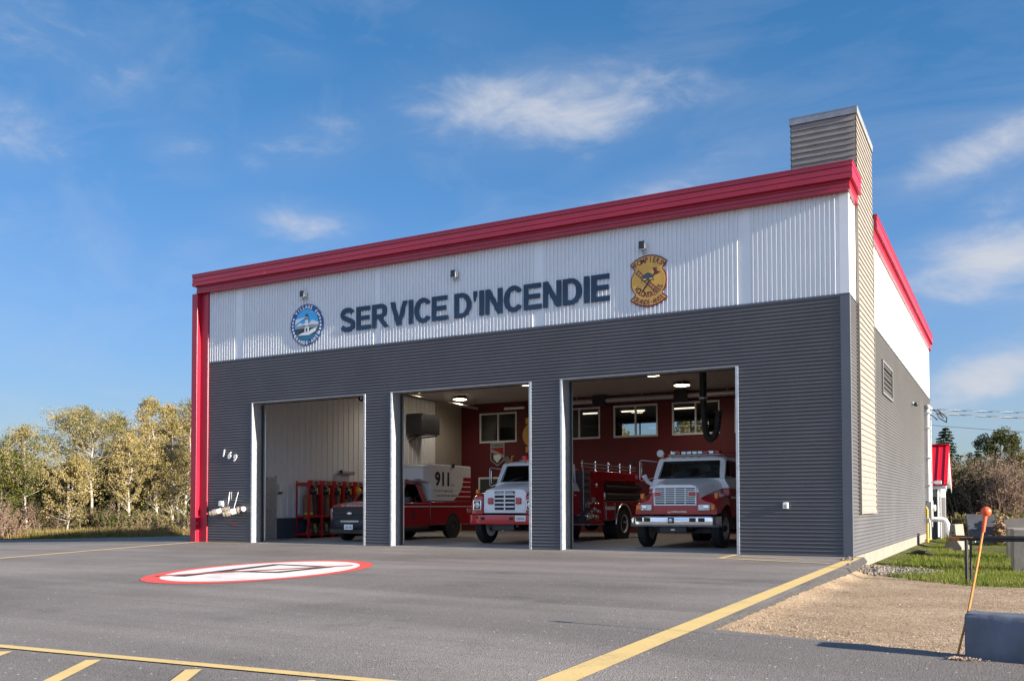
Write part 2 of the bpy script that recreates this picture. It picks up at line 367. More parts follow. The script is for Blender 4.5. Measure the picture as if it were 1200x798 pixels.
def ground_mat(name, c1, c2, c3, s1, chips=0, bump=.5):
    m = bpy.data.materials.new(name); m.use_nodes = True; nt = m.node_tree; L = nt.links; p = nt.nodes['Principled BSDF']; p.inputs['Roughness'].default_value=.95; p.inputs['Specular IOR Level'].default_value=.15
    tc = nn(nt, 'ShaderNodeTexCoord'); O = tc.outputs['Object']
    a = nn(nt, 'ShaderNodeTexNoise', i_Scale=s1, i_Detail=8.0, i_Roughness=.65); L.new(O, a.inputs['Vector'])
    r = nn(nt, 'ShaderNodeValToRGB'); e = r.color_ramp.elements; e.new(.5); e[0].position=.3; e[2].position=.7
    for i, c in enumerate((c1,c2,c3)): e[i].color = (*c,1)
    L.new(a.outputs['Fac'], r.inputs[0]); cur = r.outputs[0]
    n3 = nn(nt, 'ShaderNodeTexNoise', i_Scale=45.0, i_Detail=6.0); L.new(O, n3.inputs['Vector']); hgt = n3.outputs['Fac']
    if chips:
        vo = nn(nt, 'ShaderNodeTexVoronoi', i_Scale=float(chips)); L.new(O, vo.inputs['Vector']); sp = nn(nt, 'ShaderNodeSeparateColor'); L.new(vo.outputs['Color'], sp.inputs[0])
        rc = nn(nt, 'ShaderNodeMapRange'); rc.inputs['To Min'].default_value=.35; rc.inputs['To Max'].default_value=1.65; L.new(sp.outputs[0], rc.inputs['Value'])
        mm = nn(nt, 'ShaderNodeMix', data_type='RGBA', blend_type='MULTIPLY'); mm.inputs[0].default_value=1; L.new(cur, mm.inputs[6]); L.new(rc.outputs[0], mm.inputs[7]); cur = mm.outputs[2]
        ad = nn(nt, 'ShaderNodeMath', operation='SUBTRACT'); L.new(hgt, ad.inputs[0]); L.new(vo.outputs['Distance'], ad.inputs[1]); hgt = ad.outputs[0]
    L.new(cur, p.inputs['Base Color'])
    bp = nn(nt, 'ShaderNodeBump', i_Strength=bump, i_Distance=.03); L.new(hgt, bp.inputs['Height']); L.new(bp.outputs[0], p.inputs['Normal'])
    return m
M['asphalt'] = asphalt_mat()
M['turf'] = ground_mat('turf_soil', (.045,.058,.016), (.085,.092,.030), (.16,.135,.06), .45, bump=1.0)
M['gravel'] = ground_mat('tan_gravel', (.25,.18,.118), (.335,.25,.168), (.42,.325,.23), .9, chips=70, bump=.4)
M['stone'] = mat('crushed_stone', (.18,.155,.13), .9, var=.6, vscale=9)
M['broken'] = mat('broken_asphalt', (.045,.043,.043), .95, var=.5, vscale=18, bump=.8, bscale=40)
M['grit'] = mat('tan_pebbles', (.38,.28,.20), .9, var=.45, vscale=9)
def paint_mat(name, col, wear):
    m = mat(name, col, .7, var=.06, vscale=3); nt = m.node_tree; L = nt.links; p = nt.nodes['Principled BSDF']
    src = p.inputs['Base Color'].links[0].from_socket; tc = nn(nt, 'ShaderNodeTexCoord')
    n = nn(nt, 'ShaderNodeTexNoise', i_Scale=32.0, i_Detail=9.0, i_Roughness=.75); L.new(tc.outputs['Object'], n.inputs['Vector'])
    n2 = nn(nt, 'ShaderNodeTexNoise', i_Scale=1.3, i_Detail=4.0); L.new(tc.outputs['Object'], n2.inputs['Vector'])
    ad = nn(nt, 'ShaderNodeMath', operation='ADD'); L.new(n.outputs['Fac'], ad.inputs[0]); L.new(n2.outputs['Fac'], ad.inputs[1])
    r = nn(nt, 'ShaderNodeMapRange'); r.inputs['From Min'].default_value=1.08; r.inputs['From Max'].default_value=1.36; r.inputs['To Max'].default_value=wear; L.new(ad.outputs[0], r.inputs['Value'])
    mx = nn(nt, 'ShaderNodeMix', data_type='RGBA'); mx.inputs[7].default_value=(.15,.14,.13,1); L.new(r.outputs[0], mx.inputs[0]); L.new(src, mx.inputs[6]); L.new(mx.outputs[2], p.inputs['Base Color'])
    return m
M['line'] = paint_mat('yellow_road_paint', (.62,.455,.185), .6)
M['mwhite'] = paint_mat('white_road_paint', (.66,.65,.63), .5)
M['mred'] = paint_mat('red_road_paint', (.62,.075,.06), .4)
M['mblack'] = paint_mat('black_road_paint', (.03,.032,.038), .4)

# base ground: one sheet to the horizon (not uniform: fine near the yard)
def axis(lo, hi, a, b, st):
    near = np.arange(a, b+st/2, st); k = np.geomspace(1, 1+abs(hi-b), 14)-1; k2 = np.geomspace(1, 1+abs(lo-a), 14)-1
    return np.concatenate([(a-k2[1:])[::-1], near, b+k[1:]])
gx = axis(-900, 900, -75, 24, .7); gy = axis(-700, 1200, -24, 46, .7)
mb = MB(); X, Y = np.meshgrid(gx, gy); Z = gz(X, Y) - .065
r2 = np.random.RandomState(3); Z += (r2.rand(*Z.shape)-.5)*.03
Z = np.where((X < .1) & (X > -19.3) & (Y > -.4) & (Y < 22.7), -.30, Z)
Z = np.where((Y < -11) & (X < 45), np.minimum(Z, -.06), Z)
mb.v = [tuple(p) for p in np.stack([X, Y, Z], -1).reshape(-1,3)]
nx = len(gx)
mb.f = [(j*nx+i, j*nx+i+1, (j+1)*nx+i+1, (j+1)*nx+i) for j in range(len(gy)-1) for i in range(nx-1)]; mb.m = [0]*len(mb.f)
ground = struct(mb.build('ground', M['turf'], smooth=80)); ground['label'] = 'grass and soil running out to the trees'

def sheet(name, outline, zf, m, thick=.12, cutx=(), cuty=(), jitter=0, seed=1):
    rr = random.Random(seed); pts = []
    n = len(outline)
    for i in range(n):
        a, b = Vector(outline[i][:2]), Vector(outline[(i+1)%n][:2]); jag = len(outline[i]) > 2 and outline[i][2]
        L = (b-a).length; k = max(1, int(L/.09)) if jag else 1
        for j in range(k):
            p = a.lerp(b, j/k)
            if jag and j: p += Vector((rr.gauss(0, jag), rr.gauss(0, jag)))
            pts.append(p)
    from mathutils.geometry import delaunay_2d_cdt
    dv, de, df = delaunay_2d_cdt([Vector((p.x, p.y)) for p in pts], [], [list(range(len(pts)))], 1, 1e-5)[:3]
    bm = bmesh.new(); vs = [bm.verts.new((p.x, p.y, 0)) for p in dv]
    for f in df: bm.faces.new([vs[i] for i in f])
    for c in cutx: bmesh.ops.bisect_plane(bm, geom=bm.verts[:]+bm.edges[:]+bm.faces[:], plane_co=(c,0,0), plane_no=(1,0,0))
    for c in cuty: bmesh.ops.bisect_plane(bm, geom=bm.verts[:]+bm.edges[:]+bm.faces[:], plane_co=(0,c,0), plane_no=(0,1,0))
    if thick:
        be = [e for e in bm.edges if e.is_boundary]
        r = bmesh.ops.extrude_edge_only(bm, edges=be); low = {g for g in r['geom'] if isinstance(g, bmesh.types.BMVert)}
    else: low = set()
    if thick:  # crumbling shoulder: the skirt leans outwards and is darker, freshly broken asphalt
        top_n = {}
        for e in bm.edges:
            if e.verts[0] not in low and e.verts[1] not in low and len(e.link_faces) == 2 and any(any(v in low for v in f_.verts) for f_ in e.link_faces):
                for f_ in e.link_faces:
                    if not any(v in low for v in f_.verts):
                        c_ = f_.calc_center_median(); a_, b_ = e.verts[0].co, e.verts[1].co; nrm = Vector((b_.y-a_.y, a_.x-b_.x, 0))
                        if nrm.dot(c_-a_) > 0: nrm = -nrm
                        for v in e.verts: top_n[v] = top_n.get(v, Vector((0,0,0)))+nrm
        for v in low:
            for e in v.link_edges:
                o_ = e.other_vert(v)
                if o_ in top_n and top_n[o_].length > 1e-9: v.co += top_n[o_].normalized()*.07; break
        for f_ in bm.faces:
            if any(v in low for v in f_.verts): f_.material_index = 1
    for v in bm.verts: v.co.z = zf(v.co.x, v.co.y) - (thick if v in low else 0)
    bmesh.ops.recalc_face_normals(bm, faces=bm.faces)
    me = bpy.data.meshes.new(name); bm.to_mesh(me); bm.free(); me.materials.append(m)
    if thick: me.materials.append(M['broken'])
    if sum(p.normal.z*p.area for p in me.polygons) < 0: me.flip_normals()
    return link(name, me, smooth=40)
za = lambda x, y: float(g_left(x, y))
out = [(-70,-90),(60,-90),(60,-29,.03),(2.66,-13.10,.006),(.60,-12.60,.006),(.44,-3.0,.007),(.30,-.6,.006),(.24,.02),(-19.22,.02),(-19.3,24)]+[(x,y,.05) for x,y in EDGE]+[(-90,-60)]
asph = struct(sheet('asphalt_yard', out, za, M['asphalt'], .085, cutx=[-20-1.0*i for i in range(0,45)], cuty=[0,4,8,12,16,20])); asph['label'] = 'grey asphalt yard in front of the fire station'
# gravel lot: follows the ground, a hand above it
go = [(.50,-12.75),(2.66,-13.25),(14,-16.2),(30,-20),(30,-6.5,.05),(9,-6.3,.05),(3.3,-5.0,.05),(2.4,-4.9,.06),(1.75,-4.2,.06),(1.0,-2.7,.07),(.75,-.9,.06),(.1,1.0,.06),(-.1,.9),(-.1,-.4),(.1,-2.5),(.25,-6)]
grav = struct(sheet('gravel_lot', go, lambda x,y: h1(x,y)-.018, M['gravel'], 0, cutx=[.2+.15*i for i in range(8)]+[2,3,5,8,12], cuty=[-12.5,-12,-11,-10,-8,-6,-5,-4,-3,-2.2,-1.4,-.7,0])); grav['label'] = 'tan gravel lot beside the asphalt'

# painted markings
def stripe(name, p0, p1, w, m, lay=.005):
    a, b = Vector(p0), Vector(p1); d = (b-a).normalized(); s = Vector((-d.y, d.x))*w/2; n = max(1, int((b-a).length/.8)); mk = MB(); vs = []
    for i in range(n+1):
        p = a.lerp(b, i/n)
        for q in (p+s, p-s): vs.append((q.x, q.y, za(q.x, q.y)+lay))
    mk.add(vs, [(2*i, 2*i+1, 2*i+3, 2*i+2) for i in range(n)])
    return struct(mk.build(name, m, smooth=0))
stripe('painted_line', (.53,-17.5), (.135,-.35), .22, M['line'])
stripe('painted_line', (-2.36,-1.85), (-.02,-2.66), .10, M['line'], .009)
stripe('painted_line', (-2.40,-.30), (-2.36,-1.85), .10, M['line'], .0065)
stripe('painted_line', (-2.36,-.85), (-.75,-1.38), .09, M['line'], .008)
stripe('painted_line', (-13.6,-15.0), (-19.35,-.35), .16, M['line'])
stripe('painted_line', (-19.3,-.42), (-17.34,-.12), .10, M['line'], .008)
stripe('painted_line', (-18.3,-1.7), (-17.3,-.5), .08, M['line'], .009)
stripe('painted_line', (-12,-16.80), (.42,-15.92), .105, M['line'], .009)
for i in range(9):
    x = -.90-.93*i
    stripe('painted_stripe', (x,-16.02-.071*(.9+x*-1)-.02), (x+1.25,-17.85-.071*(-x)), .105, M['line'], .0065)
# oval no-parking emblem
ec = (-8.27,-8.77); ea = math.atan2(.963,-.27); A, B = 2.86, 1.53
def el(t, k): 
    a, b = A*k*math.cos(t), B*k*math.sin(t); return (ec[0]+a*math.cos(ea)-b*math.sin(ea), ec[1]+a*math.sin(ea)+b*math.cos(ea))
def flat(poly, z): return [(x,y,z) for x,y in poly]
N = 96; ring = MB()
ring.add(flat([el(2*PI*i/N,1) for i in range(N)]+[el(2*PI*i/N,.865) for i in range(N)], .005), [(i,(i+1)%N,N+(i+1)%N,N+i) for i in range(N)], 0)
ring.add(flat([el(2*PI*i/N,.865) for i in range(N)], .005), [tuple(range(N))], 1)
def ln(p, q, w, z, m):
    a, b = Vector(p), Vector(q); d = (b-a).normalized(); s = Vector((-d.y,d.x))*w/2
    ring.add(flat([a+s,a-s,b-s,b+s], z), [(0,1,2,3)], m)
ln((-8.47,-10.55), (-9.17,-7.55), .24, .009, 2); ln((-9.20,-7.62), (-7.78,-7.72), .16, .0105, 2); ln((-7.82,-7.66), (-7.68,-9.25), .18, .012, 2); ln((-7.66,-9.18), (-8.68,-9.40), .16, .0135, 2)
ln((-8.79,-10.70), (-7.69,-7.20), .13, .0155, 0)
em = struct(ring.build('painted_emblem', [M['mred'],M['mwhite'],M['mblack']], smooth=0)); em['label'] = 'red and white no parking oval painted on the asphalt'
# small shrinkage cracks: none; loose chips on the asphalt
def stones(name, n, fn, smin, smax, m, seed, sink=.3):
    r = np.random.RandomState(seed)
    P = np.array([fn(r) for _ in range(n)])
    base = np.array([(1,0,0),(-1,0,0),(0,1,0),(0,-1,0),(0,0,1),(0,0,-1)], float)
    tri = np.array([(0,2,4),(2,1,4),(1,3,4),(3,0,4),(2,0,5),(1,2,5),(3,1,5),(0,3,5)])
    s = r.uniform(smin, smax, n)*np.where(r.rand(n)<.12, 1.6, 1)
    V = base[None]*r.uniform(.55,1.25,(n,6,1))*s[:,None,None]; V[:,:,2] *= .7
    a = r.rand(n)*6.28; c, sn = np.cos(a)[:,None], np.sin(a)[:,None]
    V = np.stack([V[:,:,0]*c-V[:,:,1]*sn, V[:,:,0]*sn+V[:,:,1]*c, V[:,:,2]+(r.rand(n,6)-.5)*s[:,None]*.5], -1)+P[:,None]
    V[:,:,2] += s[:,None]*sink
    me = bpy.data.meshes.new(name); F = (tri[None]+6*np.arange(n)[:,None,None]).reshape(-1,3)
    me.from_pydata(V.reshape(-1,3).tolist(), [], F.tolist()); me.materials.append(m)
    o = bpy.data.objects.new(name, me); COL.objects.link(o); o['kind'] = 'stuff'; return o
def pile(r):
    while True:
        y = r.uniform(-2.9,3.6); x = r.uniform(.05,1.7)
        d = (x-.1-.18*(y+1))/(.95)
        if y < -1.6 and x < .3: continue
        if r.rand() > math.exp(-((y-.1)/1.6)**2)*math.exp(-max(0,x-.45)**2*2.2): continue
        hh = .10*math.exp(-((x-.35)**2*5+(y+.1)**2*.5))
        return (x, y, h1(x,y)+hh*r.rand())
st = stones('crushed_stone', 2600, pile, .016, .042, M['stone'], 5); st['label'] = 'pale crushed stone heaped at the corner of the foundation'
def lotp(r):
    t = r.rand()**1.5; y = -12.9+t*10; x = .7+r.rand()*5
    if x < .62+.0: x = .7
    return (x, y+ (-.25*(x-2.6) if y < -12 else 0)*.9, h1(x,y)-.014)
s2_ = stones('loose_gravel', 9000, lotp, .003, .0085, M['grit'], 9, .1); s2_['label'] = 'loose pebbles on the tan gravel lot'
def chip(r): return (r.uniform(-16,.3), -15.8+15*r.rand()**1.6, .003)
s3 = stones('loose_chips', 320, chip, .003, .009, M['stone'], 12, .3); s3['label'] = 'loose stone chips lying on the asphalt yard'

# grass
M['blade'] = leafmat('grass_blades', [(.055,.085,.015),(.10,.145,.025),(.17,.19,.05),(.27,.22,.09)], .7, .3)
M['dry'] = leafmat('dry_grass', [(.10,.12,.03),(.20,.18,.06),(.34,.26,.12),(.22,.11,.08)], .35, .3)
def blades(name, P, hmin, hmax, w, m, seed, lean=.45):
    r = np.random.RandomState(seed); n = len(P); a = r.rand(n)*6.28; h = r.uniform(hmin, hmax, n)
    d = np.stack([np.cos(a), np.sin(a), np.zeros(n)], 1); b = r.rand(n)*6.28
    le = np.stack([np.cos(b), np.sin(b), np.zeros(n)], 1)*(r.rand(n)*lean*h)[:,None]
    V = np.stack([P-d*w, P+d*w, P+le+np.array([0,0,1.])*h[:,None]], 1)
    o = np_mesh(name, V, 3, [m]); o['kind'] = 'stuff'; return o
r = np.random.RandomState(21); n = 150000
yy = -5.2 + 34*r.rand(n)**1.7; xx = .05 + 15*r.rand(n)**1.7
edge = np.interp(xx, [0,.4,.75,1.0,1.75,2.4,3.3,9], [1.7,.6,-.4,-2.5,-4.0,-4.7,-4.85,-6.1]) + r.normal(0,.16,n)
pat = np.sin(xx*1.7+yy*.9)+np.sin(xx*.6-yy*1.3+2)+r.normal(0,.8,n)
k = (yy > edge) & (pat > -1.5) & (r.rand(n) < np.clip((15.5-xx)/5, 0, 1)) & ~((yy > 13) & (yy < 20) & (xx > 1.2))
P = np.stack([xx[k], yy[k], gz(xx[k],yy[k])-.06], 1)
gr = blades('lawn_grass', P, .045, .13, .009, M['blade'], 4); gr['label'] = 'short green lawn grass beside the station'
# verge at the far left: strip of mown grass, then tall dry grass under the trees
def verge(n, d0, d1, seed):
    r = np.random.RandomState(seed); t = r.rand(n); pts = np.array(EDGE)
    s = np.linspace(0,1,len(pts)); x = np.interp(t, s, pts[:,0]); y = np.interp(t, s, pts[:,1])
    o = r.uniform(d0, d1, n); return np.stack([x-o*.72, y+o*.70, gz(x-o*.72,y+o*.7)-.07], 1)
g2 = blades('verge_grass', verge(22000, -.1, 3.0, 5), .06, .17, .03, M['blade'], 6); g2['label'] = 'mown green grass strip along the far edge of the asphalt'
g3 = blades('tall_dry_grass', verge(34000, 2.6, 9, 7), (.25), .85, .02, M['dry'], 8, .6); g3['label'] = 'tall dry grass and weeds at the foot of the birches'
# ------------------------------------------------------------------ fire station
LX, DEP, ZW, ZT = -19.2, 22.5, 5.66, 8.0
DO = [(-17.32,-13.05),(-12.08,-7.76),(-6.84,-2.45)]; DH = 4.27; JD = .42
SINV = Matrix.Translation((9.6,-11.2,0))
st_ = thing('fire_station', (-9.6,11.2,0), 'long grey and white metal-clad fire station with red eaves and three open bays', 'fire station')
def part(name, mb, mats, parent=None, **kw):
    if parent is None: return mb.build(name, mats, st_, inv=SINV, **kw)
    return mb.build(name, mats, parent, **kw)
PITCH, AMP = .0835, .0155
def corr_profile(z0, z1):
    n0 = math.floor(z0/PITCH*8); n1 = math.ceil(z1/PITCH*8); zs = [z0]+[k*PITCH/8 for k in range(n0, n1+1) if z0+1e-4 < k*PITCH/8 < z1-1e-4]+[z1]
    return [(z, AMP*(1+math.sin(2*PI*z/PITCH))) for z in zs]
def corr(mb, fn, a0, a1, z0, z1, m=0):
    pr = corr_profile(z0, z1); vs = []
    for z, d in pr: vs += [fn(a0, z, d), fn(a1, z, d)]
    mb.add(vs, [(2*i, 2*i+1, 2*i+3, 2*i+2) for i in range(len(pr)-1)], m)
def ribs(mb, fn, a0, a1, z0, z1, pitch=.104, w=.040, dep=.036, m=0, off=0):
    """upright box ribs rolled into a flat sheet"""
    pts = [(a0, 0)]; a = a0+off+pitch*.35
    while a+w+.02 < a1:
        pts += [(a,0),(a+.010,dep),(a+w-.010,dep),(a+w,0)]; a += pitch
    pts.append((a1,0)); vs = []
    for p, d in pts: vs += [fn(p,z0,d), fn(p,z1,d)]
    mb.add(vs, [(2*i, 2*i+2, 2*i+3, 2*i+1) for i in range(len(pts)-1)], m)
front = lambda a, z, d: (a, -d, z)
side = lambda a, z, d: (d, a, z)
lside = lambda a, z, d: (LX-d, a, z)
rear = lambda a, z, d: (a, DEP+d, z)

# structural core of the walls (gives jamb depth)
c = MB(); xs = [LX+.01]+[v for d in DO for v in d]+[-.02]
for i in range(0, 8, 2): c.box(xs[i]+(0 if i == 0 else .004), .004, -.3, xs[i+1]-(0 if i == 6 else .004), JD, DH)
c.box(LX+.01, .004, DH+.004, -.02, JD, ZT-.1)
c.box(-.28, JD, -.3, -.004, DEP-.01, ZT-.1); c.box(LX+.004, JD, -.3, LX+.28, DEP-.01, ZT-.1)
part('wall', c, M['int_wall'], smooth=0)
# rear wall with its window openings
RW = [(-17.6,-15.6),(-14.25,-12.2),(-11.55,-9.65),(-8.6,-6.6)]
c = MB(); x = LX+.28
for a, b in RW: c.box(x, DEP-.25, 3.2, a, DEP-.01, 5.66); x = b
c.box(x, DEP-.25, 3.2, -.28, DEP-.01, 5.66); c.box(LX+.28, DEP-.25, -.3, -.28, DEP-.01, 3.2)
for a, b in RW: c.box(a, DEP-.25, 3.2, b, DEP-.01, 4.25); c.box(a, DEP-.25, 5.30, b, DEP-.01, 5.66)
c.box(LX+.28, DEP-.25, 5.66, -.28, DEP-.01, ZT-.1)
part('rear_wall', c, M['dark'], smooth=0)
for a, b in RW:
    w = MB(); z0, z1 = 4.25, 5.30; yy = DEP-.12
    w.box(a,yy,z0,b,yy+.06,z0+.06); w.box(a,yy,z1-.06,b,yy+.06,z1); w.box(a,yy,z0+.06,a+.06,yy+.06,z1-.06); w.box(b-.06,yy,z0+.06,b,yy+.06,z1-.06); w.box((a+b)/2-.03,yy,z0+.06,(a+b)/2+.03,yy+.06,z1-.06)
    wo = part('exterior_window', w, M['blackm'], smooth=0)
    part('pane', MB().box(a+.06,yy+.02,z0+.06,b-.06,yy+.03,z1-.06), M['glass_in'], wo, smooth=0)
# claddings
g = MB()
for a, b, z0, z1 in ((LX+.0,-17.37,.0,DH),(-13.0,-12.13,.0,DH),(-7.71,-6.89,.0,DH),(-2.40,-.17,-.03,DH),(LX,-.17,DH,ZW)): corr(g, front, a, b, z0, z1)
part('grey_front_cladding', g, M['grey_clad'], smooth=60)
g = MB()
for a, b, z0, z1 in ((.03,1.05,-.02,ZW),(1.05,3.74,-.02,.95),(3.74,DEP,-.02,ZW)): corr(g, side, a, b, z0, z1)
part('grey_side_cladding', g, M['grey_clad'], smooth=60)
g = MB(); corr(g, lside, .1, DEP, -.3, ZW)
part('grey_far_cladding', g, M['grey_clad'], smooth=60)
w = MB(); strips = [-17.87,-12.59,-7.43,-2.18]; x = LX
for s_ in strips+[-.17]:
    ribs(w, front, x, s_-.09 if s_ != -.17 else s_, ZW+.012, 7.9, off=0); x = s_+.09
for s_ in strips: w.box(s_-.09, -.012, ZW+.012, s_+.09, 0, 7.9)
part('white_front_cladding', w, M['white_clad'], smooth=0)
w = MB(); x = .10
for b in (4.65,7.2,9.75,12.3,14.85,17.4,19.95,DEP):
    ribs(w, side, x, b-.015, ZW+.012, 7.95, pitch=.28, w=.05, dep=.007); x = b+.0
part('white_side_cladding', w, M['white_clad'], smooth=0)
w = MB(); ribs(w, lside, .1, DEP, ZW+.012, 7.95, pitch=.28, w=.05, dep=.01); ribs(w, rear, LX, 0, ZW+.012, 7.9, pitch=.28, w=.05, dep=.01)
part('white_far_cladding', w, M['white_clad'], smooth=0)
# trims
t = MB(); t.box(-.17,-.035,-.03,.034,-.001,ZW); t.box(.0005,-.001,-.03,.034,.06,ZW)
part('corner_trim', t, M['grey_trim'], smooth=0, bevel=.006)
t = MB(); t.box(-.17,-.03,ZW+.014,.03,-.001,7.87); t.box(.0005,-.001,ZW+.014,.03,.14,7.87)
part('white_corner_trim', t, M['white_clad'], smooth=0, bevel=.005)
t = MB(); t.box(LX,-.034,ZW-.03,-.17,0,ZW+.016); t.box(-.17,-.041,ZW-.0,.041,0,ZW+.016); t.box(0,.0,ZW-.012,.036,DEP,ZW+.014)
part('drip_flashing', t, M['grey_trim'], smooth=0)
# eaves, two stepped tiers with pressed creases
f = MB()
def tier(y, x0, x1, z0, z1, back):
    h = z1-z0
    for q0, q1, in_ in ((0,.30,0),(.30,.36,.028),(.36,.70,.006),(.70,.755,.028),(.755,1,0)):
        f.box(x0+in_, y+in_, z0+h*q0, x1-in_, 0, z0+h*q1); f.box(0, 0, z0+h*q0, x1-in_, back, z0+h*q1)
tier(-.20, -19.60, .085, 7.865, 8.085, 1.02); tier(-.30, -19.69, .155, 8.085, 8.44, 1.02)
for k in range(1,7):
    xx = -19.7+k*3.05; f.box(xx,-.3012,8.087,xx+.03,-.30,8.19); f.box(xx,-.3012,8.352,xx+.03,-.30,8.438)
f.box(-19.7,-.31,8.44,.165,.2,8.462); f.box(0,.2,8.44,.165,1.02,8.462)
for z0, z1, x1 in ((7.80,8.08,.085),(8.08,8.42,.155)):
    h = z1-z0; [f.box(0,3.78,z0+h*q0,x1-in_,DEP+.15,z0+h*q1) for q0, q1, in_ in ((0,.30,0),(.30,.36,.028),(.36,.70,.006),(.70,.755,.028),(.755,1,0))]
f.box(-.05,3.77,8.42,.165,DEP+.16,8.44)
f.box(LX-.15,.0,8.08,LX,DEP+.15,8.42); f.box(LX-.08,0,7.86,LX,DEP+.15,8.08); f.box(LX,DEP,7.86,0,DEP+.15,8.40)
part('eaves_fascia', f, M['red'], smooth=0, bevel=.004)
part('roof', MB().box(LX+.02,.02,7.9,-.02,DEP-.02,8.2), M['dark'], smooth=0)
# red corner column
p = MB(); p.box(-19.79,-.20,-.02,-19.55,.12,7.863); p.box(-19.55,-.045,-.02,-19.205,.002,7.863); p.box(-19.27,-.065,-.02,-19.205,-.045,7.863)
part('corner_column', p, M['red'], smooth=0, bevel=.008)
# foundation
f = MB()
for y0, y1 in ((.02,.62),(.632,1.75),(1.762,5.6),(5.612,9.3),(9.312,DEP)): f.box(-.3, y0, -1.0, .004, y1, -.022)
part('foundation', f, M['concrete'], smooth=0, bevel=.006)
# steel door surrounds
for a, b in DO:
    d = MB()
    d.box(a-.05,-.036,0,a+.010,JD-.02,DH+.0); d.box(b-.012,-.036,0,b+.055,JD-.02,DH); d.box(a-.05,-.034,DH,b+.055,JD-.02,DH+.012)
    d.box(a+.01,.36,.0,a+.05,JD,DH-.002); d.box(b-.05,.36,0,b-.012,JD,DH-.002)
    fr = part('door_frame', d, M['galv'], smooth=0, bevel=.003)
    e = MB(); e.box(a+.05,.30,0,a+.09,.36,DH-.04); e.box(b-.09,.30,0,b-.05,.36,DH-.04); e.box(a+.05,.30,DH-.022,b-.05,.36,DH-.003)
    part('rubber_seal', e, M['black'], fr, smooth=0)
    rl = MB()
    for xx in (a+.055, b-.055): rl.tube([(xx,.46,.05),(xx,.46,4.7),(xx,.70,5.2),(xx,1.2,5.42),(xx,5.0,5.45)], .022, 6)
    rl.tube([(a-.1,.60,5.3),(b+.1,.60,5.3)], .05, 10)
    part('door_track', rl, M['alu'], fr)
    pn = MB()
    for k in range(7):
        y0 = .95+k*.6; pn.box(a+.15,y0,5.47,b-.15,y0+.585,5.52)
    part('raised_door', pn, M['ceiling'], fr, smooth=0, bevel=.006)
# floor, interior shell
fl = MB(); fl.box(LX+.28,JD,-.25,-.28,DEP-.3,.010)
for a, b in DO: fl.box(a+.012,-.02,-.25,b-.014,JD,.010)
struct(fl.build('floor', M['floor'], smooth=0))['label'] = 'bare concrete floor of the fire hall'
YB = 14.55; CZ = 5.70
part('ceiling', MB().box(LX+.28,JD,CZ,-.28,DEP-.25,CZ+.1), M['ceiling'], smooth=0)
w = MB(); ribs(w, lambda a,z,d: (-18.9+d,a,z), JD, 12.45, .72, CZ, pitch=.30, w=.05, dep=.018); part('ribbed_lining', w, M['int_wall'], smooth=0)
w = MB(); ribs(w, lambda a,z,d: (-.29-d,a,z), JD, YB, .72, CZ, pitch=.30, w=.05, dep=.018); w.box(-.30,JD,0,-.285,YB,.72); part('ribbed_lining', w, M['int_wall'], smooth=0)
w = MB(); w.box(-18.92,2.70,.01,-18.875,12.45,.71); w.box(-18.92,JD,.01,-18.875,2.02,.71); part('wainscot', w, M['wainscot'], smooth=0)
part('plaster_wall', MB().box(-18.92,12.45,.01,-18.86,YB,CZ), M['beige'], smooth=0)
WIN = [(-17.86,-16.03),(-13.92,-12.06),(-11.39,-9.53),(-8.86,-6.98),(-6.33,-4.46),(-3.8,-1.95)]; WZ0, WZ1 = 3.98, 5.22
w = MB(); x = -18.9
for a, b in WIN: w.box(x,YB,0,a,YB+.15,CZ); w.box(a,YB,0,b,YB+.15,WZ0); w.box(a,YB,WZ1,b,YB+.15,CZ); x = b
w.box(x,YB,0,-.28,YB+.15,CZ)
part('red_partition', w, M['red_wall'], smooth=0)
for a, b in WIN:
    w = MB(); y0, y1 = YB-.03, YB+.08
    w.box(a-.03,y0,WZ0-.05,b+.03,y1,WZ0+.03); w.box(a-.03,y0,WZ1-.03,b+.03,y1,WZ1+.04); w.box(a-.03,y0,WZ0+.03,a+.03,y1,WZ1-.03); w.box(b-.03,y0,WZ0+.03,b+.03,y1,WZ1-.03); w.box((a+b)/2-.03,y0,WZ0+.03,(a+b)/2+.03,y1,WZ1-.03)
    wo = part('interior_window', w, M['int_wall'], smooth=0, bevel=.004)
    part('pane', MB().box(a+.03,YB+.03,WZ0+.03,b-.03,YB+.04,WZ1-.03), M['glass_in'], wo, smooth=0)
part('upper_floor', MB().box(-18.9,YB+.15,3.2,-.28,DEP-.25,3.4), M['dark'], smooth=0)
for xa, xb in ((-18.9,-18.85),(-15.1,-14.95),(-.33,-.285)): part('upper_room_wall', MB().box(xa,YB+.16,3.4,xb,DEP-.26,CZ-.01), M['beige'], smooth=0)
d = MB(); d.box(-17.95,YB-.03,.01,-17.87,YB-.005,2.32); d.box(-16.75,YB-.03,.01,-16.67,YB-.005,2.32); d.box(-17.95,YB-.03,2.32,-16.67,YB-.005,2.40)
do = part('interior_door', d, M['int_wall'], smooth=0); part('door_leaf', MB().box(-17.87,YB-.02,.01,-16.75,YB-.004,2.32), M['dark'], do, smooth=0)
d = MB(); d.box(-18.9,2.10,.01,-18.86,2.62,2.09); d.box(-18.92,2.04,.01,-18.85,2.10,2.15); d.box(-18.92,2.62,.01,-18.85,2.68,2.15)
do = part('side_door', d, M['galv'], smooth=0); part('door_handle', MB().tube([(-18.83,2.18,1.0),(-18.80,2.18,1.0),(-18.80,2.30,1.0)], .015), M['chrome'], do)
